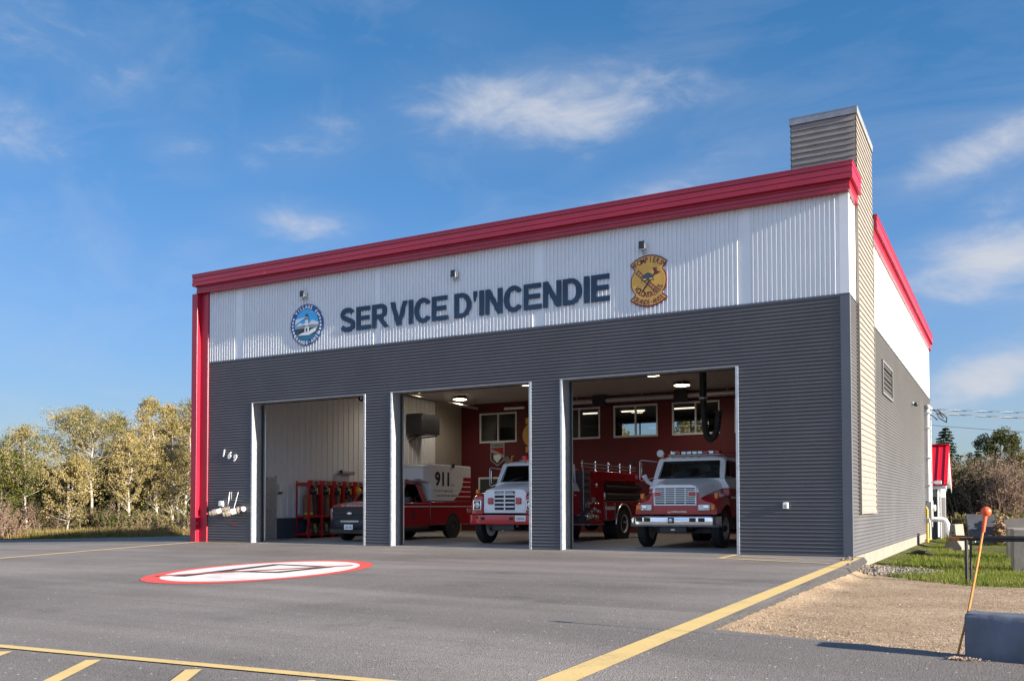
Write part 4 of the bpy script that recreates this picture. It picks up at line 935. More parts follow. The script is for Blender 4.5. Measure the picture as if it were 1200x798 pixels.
# ---- red and white engine in the third bay
def engine_modern():
    t = thing('fire_engine', (-4.60,1.75,.01), 'red and white fire engine with chrome bumper and tall white grille in the third bay', 'fire truck')
    W_, R_ = 0, 1
    S = {.30:[(0,1.63),(.44,1.625),(.58,1.575),(.625,1.44),(.66,1.30),(.76,1.215),(1.00,1.15),(1.085,1.02),(1.09,.87)],
         .50:[(0,1.66),(.47,1.655),(.62,1.605),(.67,1.47),(.70,1.35),(.82,1.31),(1.07,1.25),(1.135,1.10),(1.14,.90)],
         .70:[(0,1.69),(.50,1.685),(.66,1.63),(.71,1.50),(.74,1.40),(.86,1.375),(1.11,1.31),(1.165,1.19),(1.17,1.05)],
         .95:[(0,1.735),(.54,1.73),(.70,1.67),(.76,1.55),(.79,1.46),(.90,1.42),(1.13,1.355),(1.175,1.25),(1.18,1.13)],
         1.20:[(0,1.78),(.60,1.775),(.77,1.72),(.82,1.61),(.85,1.51),(.94,1.43),(1.14,1.36),(1.18,1.22),(1.18,1.06)],
         1.42:[(0,1.82),(.66,1.815),(.83,1.77),(.90,1.68),(.93,1.56),(.98,1.43),(1.14,1.36),(1.18,1.15),(1.18,.80)]}
    ks = sorted(S); n = len(mir(S[.30])); ml = []
    for i in range(n):  # white crown, red flanks, open belly
        k = i if i < 9 else n-1-i
        ml.append(W_ if k < 4 else R_)
    h = MB(); h.loft([ring3(S[y], y) for y in ks], ml, caps=False)
    rg = ring3(S[.30], .30); m9 = len(rg)
    h.add(rg, [tuple([0,1,2,3,m9-3,m9-2,m9-1])], W_); h.add(rg, [tuple(range(3,m9-2))], R_)
    h.build('hood', [M['truck_white'], M['fire_red']], t, smooth=42, bevel=.012)
    for s in (-1,1):  # white pinstripe along the flank
        p = MB(); p.tube([(s*(S[y][4][0]+.005), y, S[y][4][1]+.0) for y in ks], .012, 6); p.build('pinstripe', M['white'], t)
    g = MB(); x0, z0, z1, yy = .57, 1.10, 1.585, .265
    g.box(-x0,yy,z0,x0,yy+.05,z0+.035); g.box(-x0,yy,z1-.035,x0,yy+.05,z1); g.box(-x0,yy,z0+.035,-x0+.035,yy+.05,z1-.035); g.box(x0-.035,yy,z0+.035,x0,yy+.05,z1-.035)
    for x in (-.27,.0,.27): g.box(x-.009,yy+.006,z0+.035,x+.014,yy+.04,z1-.035)
    for k in range(8): z = z0+.085+k*.0465; g.box(-x0+.035,yy+.014,z-.011,x0-.035,yy+.036,z+.011)
    gr_ = g.build('grille', M['truck_white'], t, smooth=0, bevel=.004); MB().box(-x0+.012,.284,z0+.012,x0-.012,.298,z1-.012).build('radiator_core', M['black'], gr_, smooth=0)
    for s in (-1,1):
        o = MB().box(s*.46-.085,yy-.03,1.345,s*.46+.085,yy+.01,1.445).build('warning_light', M['redlens'], t, bevel=.012)
        MB().box(s*.46-.098,yy-.012,1.333,s*.46+.098,yy+.004,1.457).build('bezel', M['alu'], o, bevel=.004)
        o = MB().box(s*.62,.235,.965,s*.93,.31,1.125).build('headlight', M['lens'], t, bevel=.015)
        b = MB(); b.lathe((s*.83,.232,1.045),(0,-1,0),[(0,.07),(.012,.066),(.02,.03),(.022,0)],20); b.build('bulb_lens', M['chrome'], o)
        b = MB(); b.box(s*.935,.245,.965,s*1.06,.33,1.125); b.build('turn_signal', M['amber'], t, bevel=.03)
        b = MB(); b.box(s*1.0-.05,.55,1.27,s*1.0+.05,.66,1.42); q = b.build('fender_lamp', M['amber'], t, bevel=.02)
    k = MB(); put_text(k, 'INTERNATIONAL', -.10, .915, .42, .045, lambda a,z,d:(a,.285-d,z), off=.02, ext=.008)
    k.tube([(-.16+.035*math.cos(a),.285,.937+.03*math.sin(a)) for a in [2*PI*i/12 for i in range(13)]], .006, 5, caps=False)
    k.build('name_script', M['chrome'], t, smooth=0)
    # chrome bumper
    b = MB(); prof = [(0,.555),(-.03,.57),(-.045,.62),(-.045,.76),(-.03,.81),(0,.825),(.05,.825),(.05,.555)]
    def bs(x, dy): return [(x, .03+dy+y, z) for y, z in prof]
    b.loft([bs(-1.19,.30), bs(-1.17,.14), bs(-1.10,.05), bs(-.98,.015), bs(0,0), bs(.98,.015), bs(1.10,.05), bs(1.17,.14), bs(1.19,.30)])
    bo = b.build('bumper', M['chrome'], t, smooth=50)
    for x in (-.88,-.66,.55,.78): MB().box(x-.085,-.020,.685,x+.085,.0,.785).build('bumper_opening', M['black'], bo, bevel=.012)
    MB().box(-.10,-.024,.645,.07,.0,.790).build('bumper_opening', M['black'], bo, bevel=.012)
    b = MB(); b.lathe((-.015,-.03,.715),(0,-1,0),[(0,.055),(.02,.05),(.03,.02)],14); b.build('siren_horn', M['alu'], bo)
    # chassis
    b = MB()
    for s in (-1,1): b.box(s*.40,.15,.52,s*.48,7.2,.78)
    b.box(-1.0,.88,.38,1.0,1.02,.52); b.box(-.35,.1,.42,.35,.9,.60); b.tube([(-.9,1.25,.48),(.9,1.25,.48)],.03,8); b.lathe((0,6.0,.5),(0,1,0),[(-.25,.1),(-.1,.24),(.1,.24),(.25,.1)],14); b.box(-1.0,5.93,.43,1.0,6.07,.57)
    b.box(-.9,1.6,.45,-.5,2.8,.8); b.box(.5,1.6,.45,.9,2.8,.8)
    b.build('chassis', M['blackm'], t, smooth=0)
    MB().box(-.05,.09,.46,.05,.10,.50).build('lower_badge', M['alu'], t, smooth=0)
    for s in (-1,1): wheel(t, s*1.0, .95, .505, .28, s, M['alu']); wheel(t, s*.98, 6.0, .505, .50, s, M['alu'])
    b = MB()
    for s in (-1,1): b.box(s*.78,.55,.62,s*.62,1.38,1.3)
    b.build('wheel_arch', M['black'], t, smooth=0)
    cab(t, 1.42, 1.72, 2.95, 1.83, 2.34, 2.455, .93, .885, 1.13, M['fire_red'], M['truck_white'], .78)
    mirrors(t, 1.50, 1.85, .98, .42)
    b = MB(); b.tube([(-1.0,1.45,1.66),(-1.12,1.30,1.75),(-1.16,1.16,1.90)], [.05,.055,.07], 10); b.build('spot_mirror', M['truck_white'], t)
    for x in (-.77,-.21,0,.21,.79): MB().box(x-.055,1.68,2.375,x+.055,1.75,2.415).build('marker_light', M['amber'], t, bevel=.01)
    b = MB(); b.box(-.74,1.95,2.47,.74,2.25,2.50); lb = b.build('light_bar', M['alu'], t, bevel=.01)
    for k in range(9):
        x = -.70+k*.156; MB().box(x,1.97,2.502,x+.148,2.22,2.60).build('bar_lens', M['redlens'] if k in (1,6,8) else M['lens'], lb, bevel=.02)
    b = MB(); b.lathe((-.90,1.95,2.54),(0,-1,0),[(0,.05),(.12,.06),(.2,.10),(.22,.10)],16); b.tube([(-.90,1.95,2.44),(-.90,1.95,2.54)],.02,8); b.build('roof_horn', M['truck_white'], t)
    b = MB(); b.box(-1.2,3.02,.62,1.2,7.3,2.58); bd = b.build('equipment_body', M['fire_red'], t, bevel=.03)
    for s in (-1,1):
        for y in (3.2,4.3,5.55,6.5): MB().box(s*1.204,y,.75 if y not in (5.55,) else 1.15,s*1.212,y+.9,2.2).build('locker_door', M['alu'], bd, smooth=0, bevel=.005)
        b = MB(); b.lathe((s*1.205,6.0,.505),(s,0,0),[(-.25,.62),(.004,.62)],30); b.build('rear_arch', M['black'], bd)
    b = MB(); b.box(-1.15,7.3,.55,1.15,7.55,.62); b.build('tail_step', M['alu'], t, bevel=.01)
    b = MB(); b.tube([(.95,3.05,2.5),(.95,3.05,3.0)], .006, 5); b.build('aerial', M['blackm'], t)
    # tape stripe along the door
    for s in (-1,1): MB().box(s*1.137,1.45,1.28,s*1.141,2.94,1.34).build('door_stripe', M['white'], t, smooth=0)
    return t
engine_modern()

# ---- older red engine with the flat white front in the middle bay
def engine_old():
    t = thing('fire_engine', (-9.70,1.95,.01), 'older red fire engine with flat white front and red bumper in the middle bay', 'fire truck', rz=-.022)
    h = MB(); S = {.20:[(0,1.565),(.50,1.56),(.64,1.53),(.70,1.44),(.70,.90)], .28:[(0,1.60),(.52,1.595),(.66,1.56),(.715,1.47),(.715,.90)], .9:[(0,1.70),(.58,1.695),(.74,1.65),(.80,1.56),(.80,.95)], 1.42:[(0,1.805),(.68,1.80),(.84,1.755),(.90,1.66),(.90,1.0)]}
    ks = sorted(S); h.loft([ring3(S[y], y) for y in ks], 0, caps=False); h.add(ring3(S[.20],.20), [tuple(range(len(mir(S[.20]))))], 0)
    h.build('hood', M['truck_white'], t, smooth=42, bevel=.012)
    for s in (-1,1):
        b = MB(); F = {.14:[(.715,1.38),(.90,1.37),(1.04,1.30),(1.085,1.15),(1.09,.86),(.715,.86)], .26:[(.715,1.46),(.92,1.45),(1.07,1.38),(1.115,1.2),(1.12,.86),(.715,.86)], .50:[(.72,1.50),(.94,1.49),(1.11,1.42),(1.15,1.25),(1.15,.98),(.72,.98)], .85:[(.74,1.53),(.95,1.52),(1.13,1.45),(1.17,1.30),(1.17,1.12),(.74,1.12)], 1.15:[(.8,1.53),(.97,1.52),(1.13,1.46),(1.17,1.25),(1.17,1.04),(.8,1.04)], 1.42:[(.9,1.53),(1.0,1.52),(1.14,1.44),(1.17,1.2),(1.17,.78),(.9,.78)]}
        b.loft([[(s*x,y,z) for x,z in F[y]] for y in sorted(F)], 0); b.build('fender', M['fire_red'], t, smooth=40, bevel=.012)
        o = MB().box(s*.74,.105,.975,s*1.02,.15,1.27).build('headlight_bezel', M['chrome'], t, bevel=.015); MB().box(s*.77,.098,1.0,s*.99,.108,1.245).build('bezel_recess', M['blackm'], o, bevel=.01)
        k = MB(); k.lathe((s*.88,.112,1.12),(0,-1,0),[(0,.095),(.02,.092),(.032,.06),(.036,0)],22); k.build('headlight', M['lens'], o)
        o = MB().box(s*.46-.09,.155,1.15,s*.46+.09,.20,1.33).build('warning_light', M['redlens'], t, bevel=.03)
        MB().box(s*1.0-.05,.30,1.455,s*1.0+.05,.40,1.585).build('fender_lamp', M['amber'], t, bevel=.02)
    g = MB()
    for r_ in range(5):
        for c_ in (-1,1): g.box(c_*.02 if c_>0 else -.33,.186,1.445-r_*.115,c_*.33 if c_>0 else -.02,.199,1.515-r_*.115-.0)
    g.build('grille_slot', M['black'], t, smooth=0)
    g = MB(); g.box(-.35,.182,.955,.35,.194,.972); g.box(-.35,.182,1.528,.35,.194,1.545)
    for r_ in range(1,5): g.box(-.33,.176,1.520-r_*.115,.33,.192,1.556-r_*.115)
    g.box(-.018,.174,.975,.018,.192,1.53); g.build('grille_bar', M['truck_white'], t, smooth=0, bevel=.004)
    k = MB(); put_text(k, 'INTERNATIONAL', -.30, 1.448, .60, .05, lambda a,z,d:(a,.184-d,z), off=.02, ext=.004); k.build('name_script', M['truck_white'], t, smooth=0)
    b = MB()
    for s in (-1,1):
        for x, z in ((.60,1.48),(.62,.96),(.40,.96),(.60,1.2)): b.sphere((s*x,.198,z), .012, 8, 6)
    b.build('rivet', M['alu'], t)
    b = MB(); prof = [(0,.57),(-.03,.58),(-.035,.60),(-.035,.81),(-.03,.83),(0,.84),(.05,.84),(.05,.57)]
    def bs(x, dy): return [(x, .03+dy+y, z) for y, z in prof]
    b.loft([bs(-1.14,.22), bs(-1.12,.08), bs(-1.05,.02), bs(-.9,0), bs(.9,0), bs(1.05,.02), bs(1.12,.08), bs(1.14,.22)]); bo = b.build('bumper', M['fire_red2'], t, smooth=45)
    for x in (-.62,.33): MB().box(x-.07,-.012,.70,x+.07,.0,.78).build('bumper_opening', M['black'], bo, bevel=.015)
    MB().box(-.83,-.012,.73,-.77,.0,.80).build('bumper_opening', M['black'], bo, bevel=.015)
    o = MB().box(.46,-.018,.665,.80,-.008,.825).build('number_plate', M['white'], bo, bevel=.006)
    k = MB(); put_text(k, 'C00954', .50, .70, .26, .07, lambda a,z,d:(a,-.019-d,z), off=.012); k.build('plate_number', M['navy'], o, smooth=0)
    b = MB()
    for s in (-1,1): b.box(s*.40,.15,.50,s*.48,7.8,.76)
    b.box(-1,.78,.38,1,.92,.52); b.box(-.35,.1,.40,.35,.9,.58); b.box(-1.0,5.98,.43,1.0,6.12,.57); b.lathe((0,6.05,.5),(0,1,0),[(-.25,.1),(-.1,.24),(.1,.24),(.25,.1)],14); b.bar((-.7,.5,.55),(.5,1.4,.45),.06,.06)
    b.build('chassis', M['blackm'], t, smooth=0)
    for s in (-1,1): wheel(t, s*.99, .85, .50, .28, s, M['white']); wheel(t, s*.97, 6.05, .50, .50, s, M['white'], .62)
    b = MB()
    for s in (-1,1): b.box(s*.78,.45,.62,s*.62,1.38,1.3)
    b.build('wheel_arch', M['black'], t, smooth=0)
    cab(t, 1.42, 1.70, 2.0+.85, 1.82, 2.34, 2.45, .93, .89, 1.13, M['fire_red'], M['truck_white'], .78)
    mirrors(t, 1.45, 1.76, .98, .26)
    for x in (-.76,-.12,.15,.40,.76): MB().box(x-.06,1.66,2.385,x+.06,1.73,2.42).build('marker_light', M['amber'], t, bevel=.01)
    b = MB(); b.box(-.52,1.95,2.47,.60,2.20,2.50); lb = b.build('light_bar', M['alu'], t, bevel=.01)
    b = MB(); b.lathe((-.40,2.07,2.50),(0,0,1),[(0,.09),(.12,.085),(.15,.05)],18); b.build('beacon', M['redlens'], lb)
    b = MB(); b.lathe((-.10,2.07,2.50),(0,0,1),[(0,.08),(.14,.07),(.17,.04)],18); b.build('beacon', M['redlamp'], lb)
    MB().box(.08,1.97,2.502,.55,2.18,2.66).build('bar_lens', M['lens'], lb, bevel=.02)
    b = MB(); b.lathe((-.82,1.9,2.52),(0,-1,0),[(0,.04),(.1,.05),(.16,.09),(.18,.09)],16); b.tube([(-.82,1.9,2.42),(-.82,1.9,2.52)],.02,8); b.build('roof_horn', M['chrome'], t)
    b = MB(); b.tube([(-.66,1.75,2.44),(-.66,1.75,2.6),(-.60,1.75,2.62)], .02, 6); b.build('roof_hook', M['gold'], t)
    b = MB(); b.tube([(-.22,2.3,2.46),(-.22,2.3,3.05)], .006, 5); b.build('aerial', M['blackm'], t)
    # body: pump panel, lockers, suction hoses, hose bed with rails
    X1 = 1.19
    MB().box(-X1,2.9,.58,X1,3.42,2.15).build('pump_module', M['darkgear'], t, bevel=.02)
    b = MB(); b.box(-X1,3.42,.62,X1,4.45,2.2); b.box(-X1,4.45,.62,X1,5.35,1.23); b.box(-X1,6.75,.62,X1,7.75,1.23); b.box(-X1,5.35,1.10,X1,6.75,1.23); b.box(-X1,3.42,.52,X1,4.42,.62)
    b.box(-.92,4.45,1.23,.92,7.75,2.2); b.box(-X1,4.45,1.93,X1,7.75,2.2); bd = b.build('equipment_body', M['fire_red'], t, bevel=.018)
    MB().box(-X1-.006,4.40,1.225,X1+.006,7.76,1.26).box(-X1-.01,3.40,.50,X1+.01,4.46,.535).build('edge_trim', M['alu'], bd, smooth=0)
    for s in (-1,1):
        for z in (1.42,1.70): 
            k = MB(); k.tube([(s*1.06,4.62,z),(s*1.06,7.7,z)], .115, 18)
            for y in (4.60,4.66,4.72): k.lathe((s*1.06,y,z),(0,1,0),[(0,.125),(.025,.125)],18)
            k.build('suction_hose', M['black'], t)
        k = MB(); k.lathe((s*1.06,4.50,1.42),(0,1,0),[(0,.10),(.02,.135),(.10,.135)],18); k.build('hose_coupling', M['alu'], t)
        k = MB(); k.box(s*(X1+.001),4.62,.66,s*(X1+.008),5.22,1.16); ld = k.build('locker_door', M['pick_red'], bd, smooth=0, bevel=.004); MB().box(s*(X1+.01),4.88,.92,s*(X1+.025),4.94,1.0).build('locker_handle', M['chrome'], ld, bevel=.005)
        k = MB(); k.box(s*(X1+.010),4.50,.97,s*(X1+.016),5.34,1.08); k.build('reflective_stripe', M['white'], bd, smooth=0)
        k = MB()
        for y in (4.58,5.28): k.tube([(s*(X1+.02),y,.66),(s*(X1+.02),y,1.20)], .014, 6)
        k.build('grab_rail', M['alu'], bd)
        k = MB(); k.tube([(s*(X1+.01),6.05+.66*math.cos(a),.50+.66*math.sin(a)) for a in [PI*i/16 for i in range(17)]], .028, 8); k.build('wheel_arch_trim', M['alu'], bd)
        k = MB(); k.lathe((s*X1,6.05,.50),(s,0,0),[(-.5,.63),(-.02,.63)],30); k.build('rear_arch', M['black'], bd)
        k = MB(); k.box(s*X1,5.35,.62,s*(X1-.02),6.75,1.10); k.build('fender_panel', M['black'], bd, smooth=0)
        # pump panel fittings
        k = MB(); xs_ = s*(X1+.005)
        for y in (3.0,3.13,3.26):
            for z in (1.55,1.75,1.95): k.lathe((xs_,y,z),(s,0,0),[(0,.05),(.02,.05)],14)
        k.build('gauge', M['alu'], t)
        k = MB()
        for y, z, r_ in ((3.05,.80,.09),(3.28,.82,.075),(3.5,1.02,.05),(3.66,.78,.06),(3.8,.95,.05)): k.lathe((xs_,y,z),(s,0,-.25),[(0,r_),(.06,r_),(.06,r_*1.25),(.10,r_*1.25),(.10,r_*.8),(.16,r_*.8)],14)
        for y in (3.05,3.2,3.55,3.75): k.tube([(xs_,y,1.25),(xs_+s*.10,y,1.18)], .014, 6); k.sphere((xs_+s*.11,y,1.17), .026, 8, 6)
        k.build('valve', M['chrome'], t)
        k = MB(); k.box(xs_,3.02,1.04,s*(X1+.03),3.12,1.18); k.box(xs_,3.2,1.04,s*(X1+.03),3.32,1.18); k.build('brass_cap', M['brass'], t, bevel=.02)
        MB().box(xs_,3.52,1.22,s*(X1+.04),3.70,1.36).build('data_plate', M['beige'], t, smooth=0)
        MB().box(xs_,3.8,1.68,s*(X1+.03),3.92,1.80).build('lamp', M['lens'], t, bevel=.01)
        k = MB(); k.tube([(s*1.12,2.95,2.40),(s*1.12,7.3,2.40)], .02, 8); k.tube([(s*1.12,2.95,2.30),(s*1.12,7.3,2.30)], .014, 6); k.build('hose_bed_rail', M['alu'], t)
        for y in (3.0,3.95,4.95,5.9,6.8):
            k = MB(); k.tube([(s*1.12,y,2.18),(s*1.12,y,2.5)], .03, 8); k.sphere((s*1.12,y,2.42),.045,10,7); k.sphere((s*1.12,y,2.31),.042,10,7); k.build('rail_stanchion', M['chrome'], t)
        k = MB(); k.tube([(s*1.2,2.90,.95),(s*1.2,2.90,2.3)], .02, 8); k.build('grab_handle', M['chrome'], t)
        MB().box(s*1.1,7.1,2.02,s*1.2,7.32,2.16).build('side_lamp', M['lens'], t, bevel=.01)
    b = MB(); b.tube([(1.1,7.2,2.45),(1.1,7.2,2.62)], .02, 6); b.lathe((1.1,7.14,2.62),(0,1,0),[(0,.08),(.10,.05)],14); b.build('work_lamp', M['blackm'], t)
    b = MB(); b.box(-1.1,7.75,.5,1.1,8.0,.56); b.build('tail_step', M['alu'], t, smooth=0)
    return t
engine_old()

# ---- red rescue pickup with the white 911 box
def pickup():
    t = thing('rescue_pickup', (-15.0,1.80,.01), 'red pickup with black grille and white 911 service box between the first two bays', 'pickup truck')
    S = {.02:[(0,1.085),(.50,1.08),(.70,1.06),(.76,.98),(.77,.70),(.77,.56)], .10:[(0,1.145),(.54,1.14),(.78,1.10),(.87,.99),(.88,.72),(.88,.58)], .30:[(0,1.20),(.58,1.19),(.86,1.14),(.955,1.0),(.97,.76),(.97,.64)], .5:[(0,1.235),(.62,1.225),(.88,1.17),(.975,1.02),(.99,.8),(.99,.74)], .95:[(0,1.285),(.64,1.275),(.89,1.20),(.98,1.04),(1.0,.92),(1.0,.88)], 1.22:[(0,1.31),(.66,1.30),(.90,1.22),(.98,1.06),(1.0,.8),(1.0,.5)]}
    h = MB(); h.loft([ring3(S[y], y) for y in sorted(S)], 0, caps=False); h.add(ring3(S[.02],.02), [tuple(range(len(mir(S[.02]))))], 0); h.build('hood', M['pick_red'], t, smooth=45, bevel=.012)
    k = MB(); put_text(k, '1er R\u00c9PONDANT', -.40, 1.098, .92, .062, lambda a,z,d:(a,.015+(z-1.085)*1.35-d,z+.004), off=.02, shear=.25, ext=.004); k.build('hood_lettering', M['white'], t, smooth=0)
    g = MB(); g.box(-.69,-.012,.70,.69,.02,1.06); gr_ = g.build('grille', M['black'], t, bevel=.02)
    g = MB(); g.box(-.70,-.03,.845,.70,-.004,.915); g.box(-.71,-.026,1.04,.71,.012,1.07); g.box(-.70,-.024,.685,.70,.0,.72); g.build('grille_bar', M['plastic'], gr_, bevel=.01)
    g = MB(); g.prism([(x,-.045,z) for x,z in ((-.10,.86),(-.045,.86),(-.045,.845),(.045,.845),(.045,.86),(.10,.86),(.085,.90),(.045,.90),(.045,.915),(-.045,.915),(-.045,.90),(-.085,.90))], (0,.015,0)); g.build('badge', M['chrome'], gr_, smooth=0)
    for s in (-1,1):
        b = MB(); b.prism([(s*.70,-.012,.74),(s*.78,.02,.74),(s*.86,.10,.74),(s*.86,.10,1.02),(s*.78,.02,1.02),(s*.70,-.012,1.02)], (0,.05,0)); b.build('headlight', M['lens'], t, bevel=.01)
    b = MB(); P = [(0,.40),(-.05,.42),(-.07,.50),(-.07,.62),(-.04,.68),(.05,.68),(.05,.40)]
    def bs(x, dy): return [(x,-.01+dy+y,z) for y,z in P]
    b.loft([bs(-.98,.45),bs(-.94,.24),bs(-.80,.07),bs(-.5,0),bs(.5,0),bs(.80,.07),bs(.94,.24),bs(.98,.45)]); bo = b.build('bumper', M['plastic'], t, smooth=45)
    MB().box(-.30,-.11,.60,.40,-.07,.66).build('light_strip', M['lens'], bo, bevel=.01)
    o = MB().box(-.17,-.09,.375,.17,-.08,.535).build('number_plate', M['white'], bo, bevel=.005); k = MB(); put_text(k, 'CBN 785', -.13, .41, .26, .07, lambda a,z,d:(a,-.091-d,z), off=.012); k.build('plate_number', M['navy'], o, smooth=0)
    b = MB(); b.box(-.85,.05,.26,.85,1.1,.40); b.box(-.5,.3,.24,.5,5.4,.5); b.box(-.8,4.33,.30,.8,4.47,.42); b.build('chassis', M['blackm'], t, smooth=0)
    b = MB(); b.box(-.99,1.2,.42,.99,2.95,1.22); b.build('cab_body', M['pick_red'], t, bevel=.04)
    up = MB(); zc, zr = 1.222, 1.88
    C_ = [[(-.93,1.22,zc),(.93,1.22,zc),(.93,1.26,zc+.02),(-.93,1.26,zc+.02)]]
    for s in (-1,1):
        up.prism([(s*.93,1.2,zc),(s*.83,1.2,zc),(s*.66,1.86,zr-.05),(s*.76,1.86,zr-.05)], (0,.09,0)); up.prism([(s*.93,2.62,zc),(s*.86,2.62,zc),(s*.68,2.48,zr-.05),(s*.76,2.48,zr-.05)], (0,.30,0))
    up.loft([[(-.70,1.82,zr-.06),(.70,1.82,zr-.06),(.66,1.90,zr-.01),(-.66,1.90,zr-.01)],[(-.76,1.98,zr-.06),(.76,1.98,zr-.06),(.68,2.0,zr+.02),(-.68,2.0,zr+.02)],[(-.76,2.72,zr-.06),(.76,2.72,zr-.06),(.68,2.7,zr+.02),(-.68,2.7,zr+.02)],[(-.74,2.90,zr-.10),(.74,2.90,zr-.10),(.68,2.86,zr-.02),(-.68,2.86,zr-.02)]])
    up.build('cab_roof', M['pick_red'], t, smooth=40, bevel=.02)
    pane(t, [(-.84,1.24,zc),(.84,1.24,zc),(.68,1.86,zr-.06),(-.68,1.86,zr-.06)], M['glass'], 'windscreen')
    for s in (-1,1):
        pane(t, [(s*.90,1.32,zc),(s*.90,2.64,zc),(s*.735,2.50,zr-.06),(s*.735,1.93,zr-.06)], M['glass_dk'], 'side_window')
        d = MB(); d.box(s*.991,1.34,.46,s*.997,2.55,1.19); dd = d.build('cab_door', M['pick_red'], t, smooth=0, bevel=.004); MB().box(s*1.0,2.30,1.0,s*1.02,2.48,1.04).build('door_handle', M['blackm'], dd, bevel=.006)
        k = MB(); k.lathe((s*.998,1.95,.80),(s,0,0),[(0,.13),(.003,.13)],20); k.build('door_crest', M['maroon'], dd, smooth=0)
        b = MB(); b.bar((s*.95,1.5,1.25),(s*1.14,1.46,1.28),.05,.04); b.box(s*1.04,1.40,1.22,s*1.26,1.52,1.40); b.build('mirror', M['blackm'], t, bevel=.02)
        b = MB(); b.box(s*1.0,1.22,1.075,s*1.004,2.94,1.10); b.box(s*1.0,2.99,1.075,s*1.004,5.72,1.10); b.build('white_stripe', M['white'], t, smooth=0)
        b = MB(); b.box(s*.80,.50,.5,s*.66,1.38,.9); b.build('wheel_arch', M['black'], t, smooth=0)
        wheel(t, s*.87, .95, .38, .26, s, M['blackm'], .62); wheel(t, s*.87, 4.40, .38, .26, s, M['blackm'], .62)
        b = MB(); b.lathe((s*.980,4.40,.42),(s,0,0),[(0,.46),(.007,.46)],28); b.build('rear_arch', M['black'], t, smooth=0)
        k = MB(); k.lathe((s*1.0,4.40,.38),(s,0,0),[(0,.06),(.012,.05)],12); k.build('hub_cap', M['alu'], t)
        b = MB(); b.box(s*.99,1.3,.34,s*.86,2.9,.42); b.build('running_board', M['blackm'], t, bevel=.01)
    i = MB(); i.box(-.8,2.3,.9,.8,2.5,1.55); i.build('bench_seat', M['seat'], t, bevel=.05)
    i = MB(); i.tube([(.42+.18*math.cos(a),1.72+.06*math.sin(a),1.22+.16*math.sin(a)) for a in [2*PI*k/18 for k in range(19)]], .015, 6, caps=False); i.build('steering_wheel', M['blackm'], t)
    b = MB(); b.box(-.985,2.99,.46,.985,5.75,1.25); b.build('load_bed', M['pick_red'], t, bevel=.03)
    # white box
    b = MB(); b.box(-1.0,2.98,1.262,1.0,5.58,2.52); sb = b.build('service_box', M['box_white'], t, bevel=.05, bseg=3)
    b = MB(); b.loft([[(-.92,2.62,1.95),(.92,2.62,1.95),(.88,2.66,2.40),(-.88,2.66,2.40)],[(-.99,2.80,1.90),(.99,2.80,1.90),(.98,2.82,2.48),(-.98,2.82,2.48)],[(-.995,3.0,1.90),(.995,3.0,1.90),(.995,3.0,2.5),(-.995,3.0,2.5)]]); b.build('cab_overhang', M['box_white'], t, bevel=.03)
    b = MB()
    for x in (-.5,.12,.62): b.box(x,2.59,1.965,x+.22,2.625,1.995)
    b.build('marker_light', M['blackm'], t, smooth=0)
    SX = lambda a,z,d: (1.004+d, a, z)
    curve = [(4.38,1.285),(4.62,1.42),(4.82,1.58),(4.96,1.76),(5.03,1.95),(5.05,2.12)]
    for i in range(5):
        z0 = 1.285+i*.172; z1 = z0+.135
        def cx_(z):
            for (y0,a),(y1,c) in zip(curve,curve[1:]):
                if a <= z <= c: return y0+(y1-y0)*(z-a)/(c-a)
            return 5.05
        p = MB(); pl = [(cx_(z0+(z1-z0)*q/4), z0+(z1-z0)*q/4) for q in range(5)]+[(5.56,z1),(5.56,z0)]
        p.prism([(1.001,y,z) for y,z in pl], (.003,0,0)); p.build('red_stripe', M['pick_red'], t, smooth=0)
    k = MB(); put_text(k, '911', 3.24, 1.77, .88, .50, SX, off=.035, ext=.002); k.build('big_number', M['blackm'], t, smooth=0)
    k = MB(); put_text(k, 'RURAL', 4.22, 1.80, .22, .05, SX, off=.01); put_text(k, 'C\u2019est la ligne qui', 3.18, 1.575, 1.18, .085, SX); put_text(k, 'vous donne tout secours', 3.34, 1.43, 1.28, .085, SX); k.build('slogan', M['blackm'], t, smooth=0)
    k = MB(); put_text(k, '911', 5.30, .86, .30, .16, lambda a,z,d:(.988+d,a,z), off=.01); k.build('tail_number', M['white'], t, smooth=0)
    MB().box(1.0,4.28,2.42,1.06,4.40,2.56).build('side_lamp', M['blackm'], t, bevel=.02)
    return t
pickup()
# ------------------------------------------------------------------ inside the hall
def lamp(x, y, label):
    t = thing('ceiling_lamp', (x,y,CZ), label, 'ceiling lamp', 'round lit lamps under the hall ceiling')
    MB().lathe((0,0,0),(0,0,-1),[(0,.10),(.03,.12),(.05,.30),(.11,.32),(.13,.30)],28).build('shade', M['blackm'], t)
    MB().lathe((0,0,-.125),(0,0,-1),[(0,.285),(.02,.28),(.035,.2)],28).build('lens', M['lampglass'], t)
    l = bpy.data.lights.new('lamp_light', 'SPOT'); l.energy = 36; l.color = (1,.90,.76); l.shadow_soft_size = .22; l.spot_size = math.radians(165); l.spot_blend = .6
    o = bpy.data.objects.new('lamp_light', l); COL.objects.link(o); o.location = (x,y,CZ-.22)
for x, y, lb in ((-17.33,8.74,'round lit lamp nearest the ribbed wall in the middle bay'),(-17.13,11.64,'round lit lamp in front of the red wall in the middle bay'),(-12.58,8.84,'round lit lamp half hidden behind the right edge of the middle bay'),(-7.68,8.86,'higher round lit lamp at the top edge of the third bay opening'),(-7.62,11.92,'lower round lit lamp with black rim beside the hanging hose in the third bay')): lamp(x, y, lb)
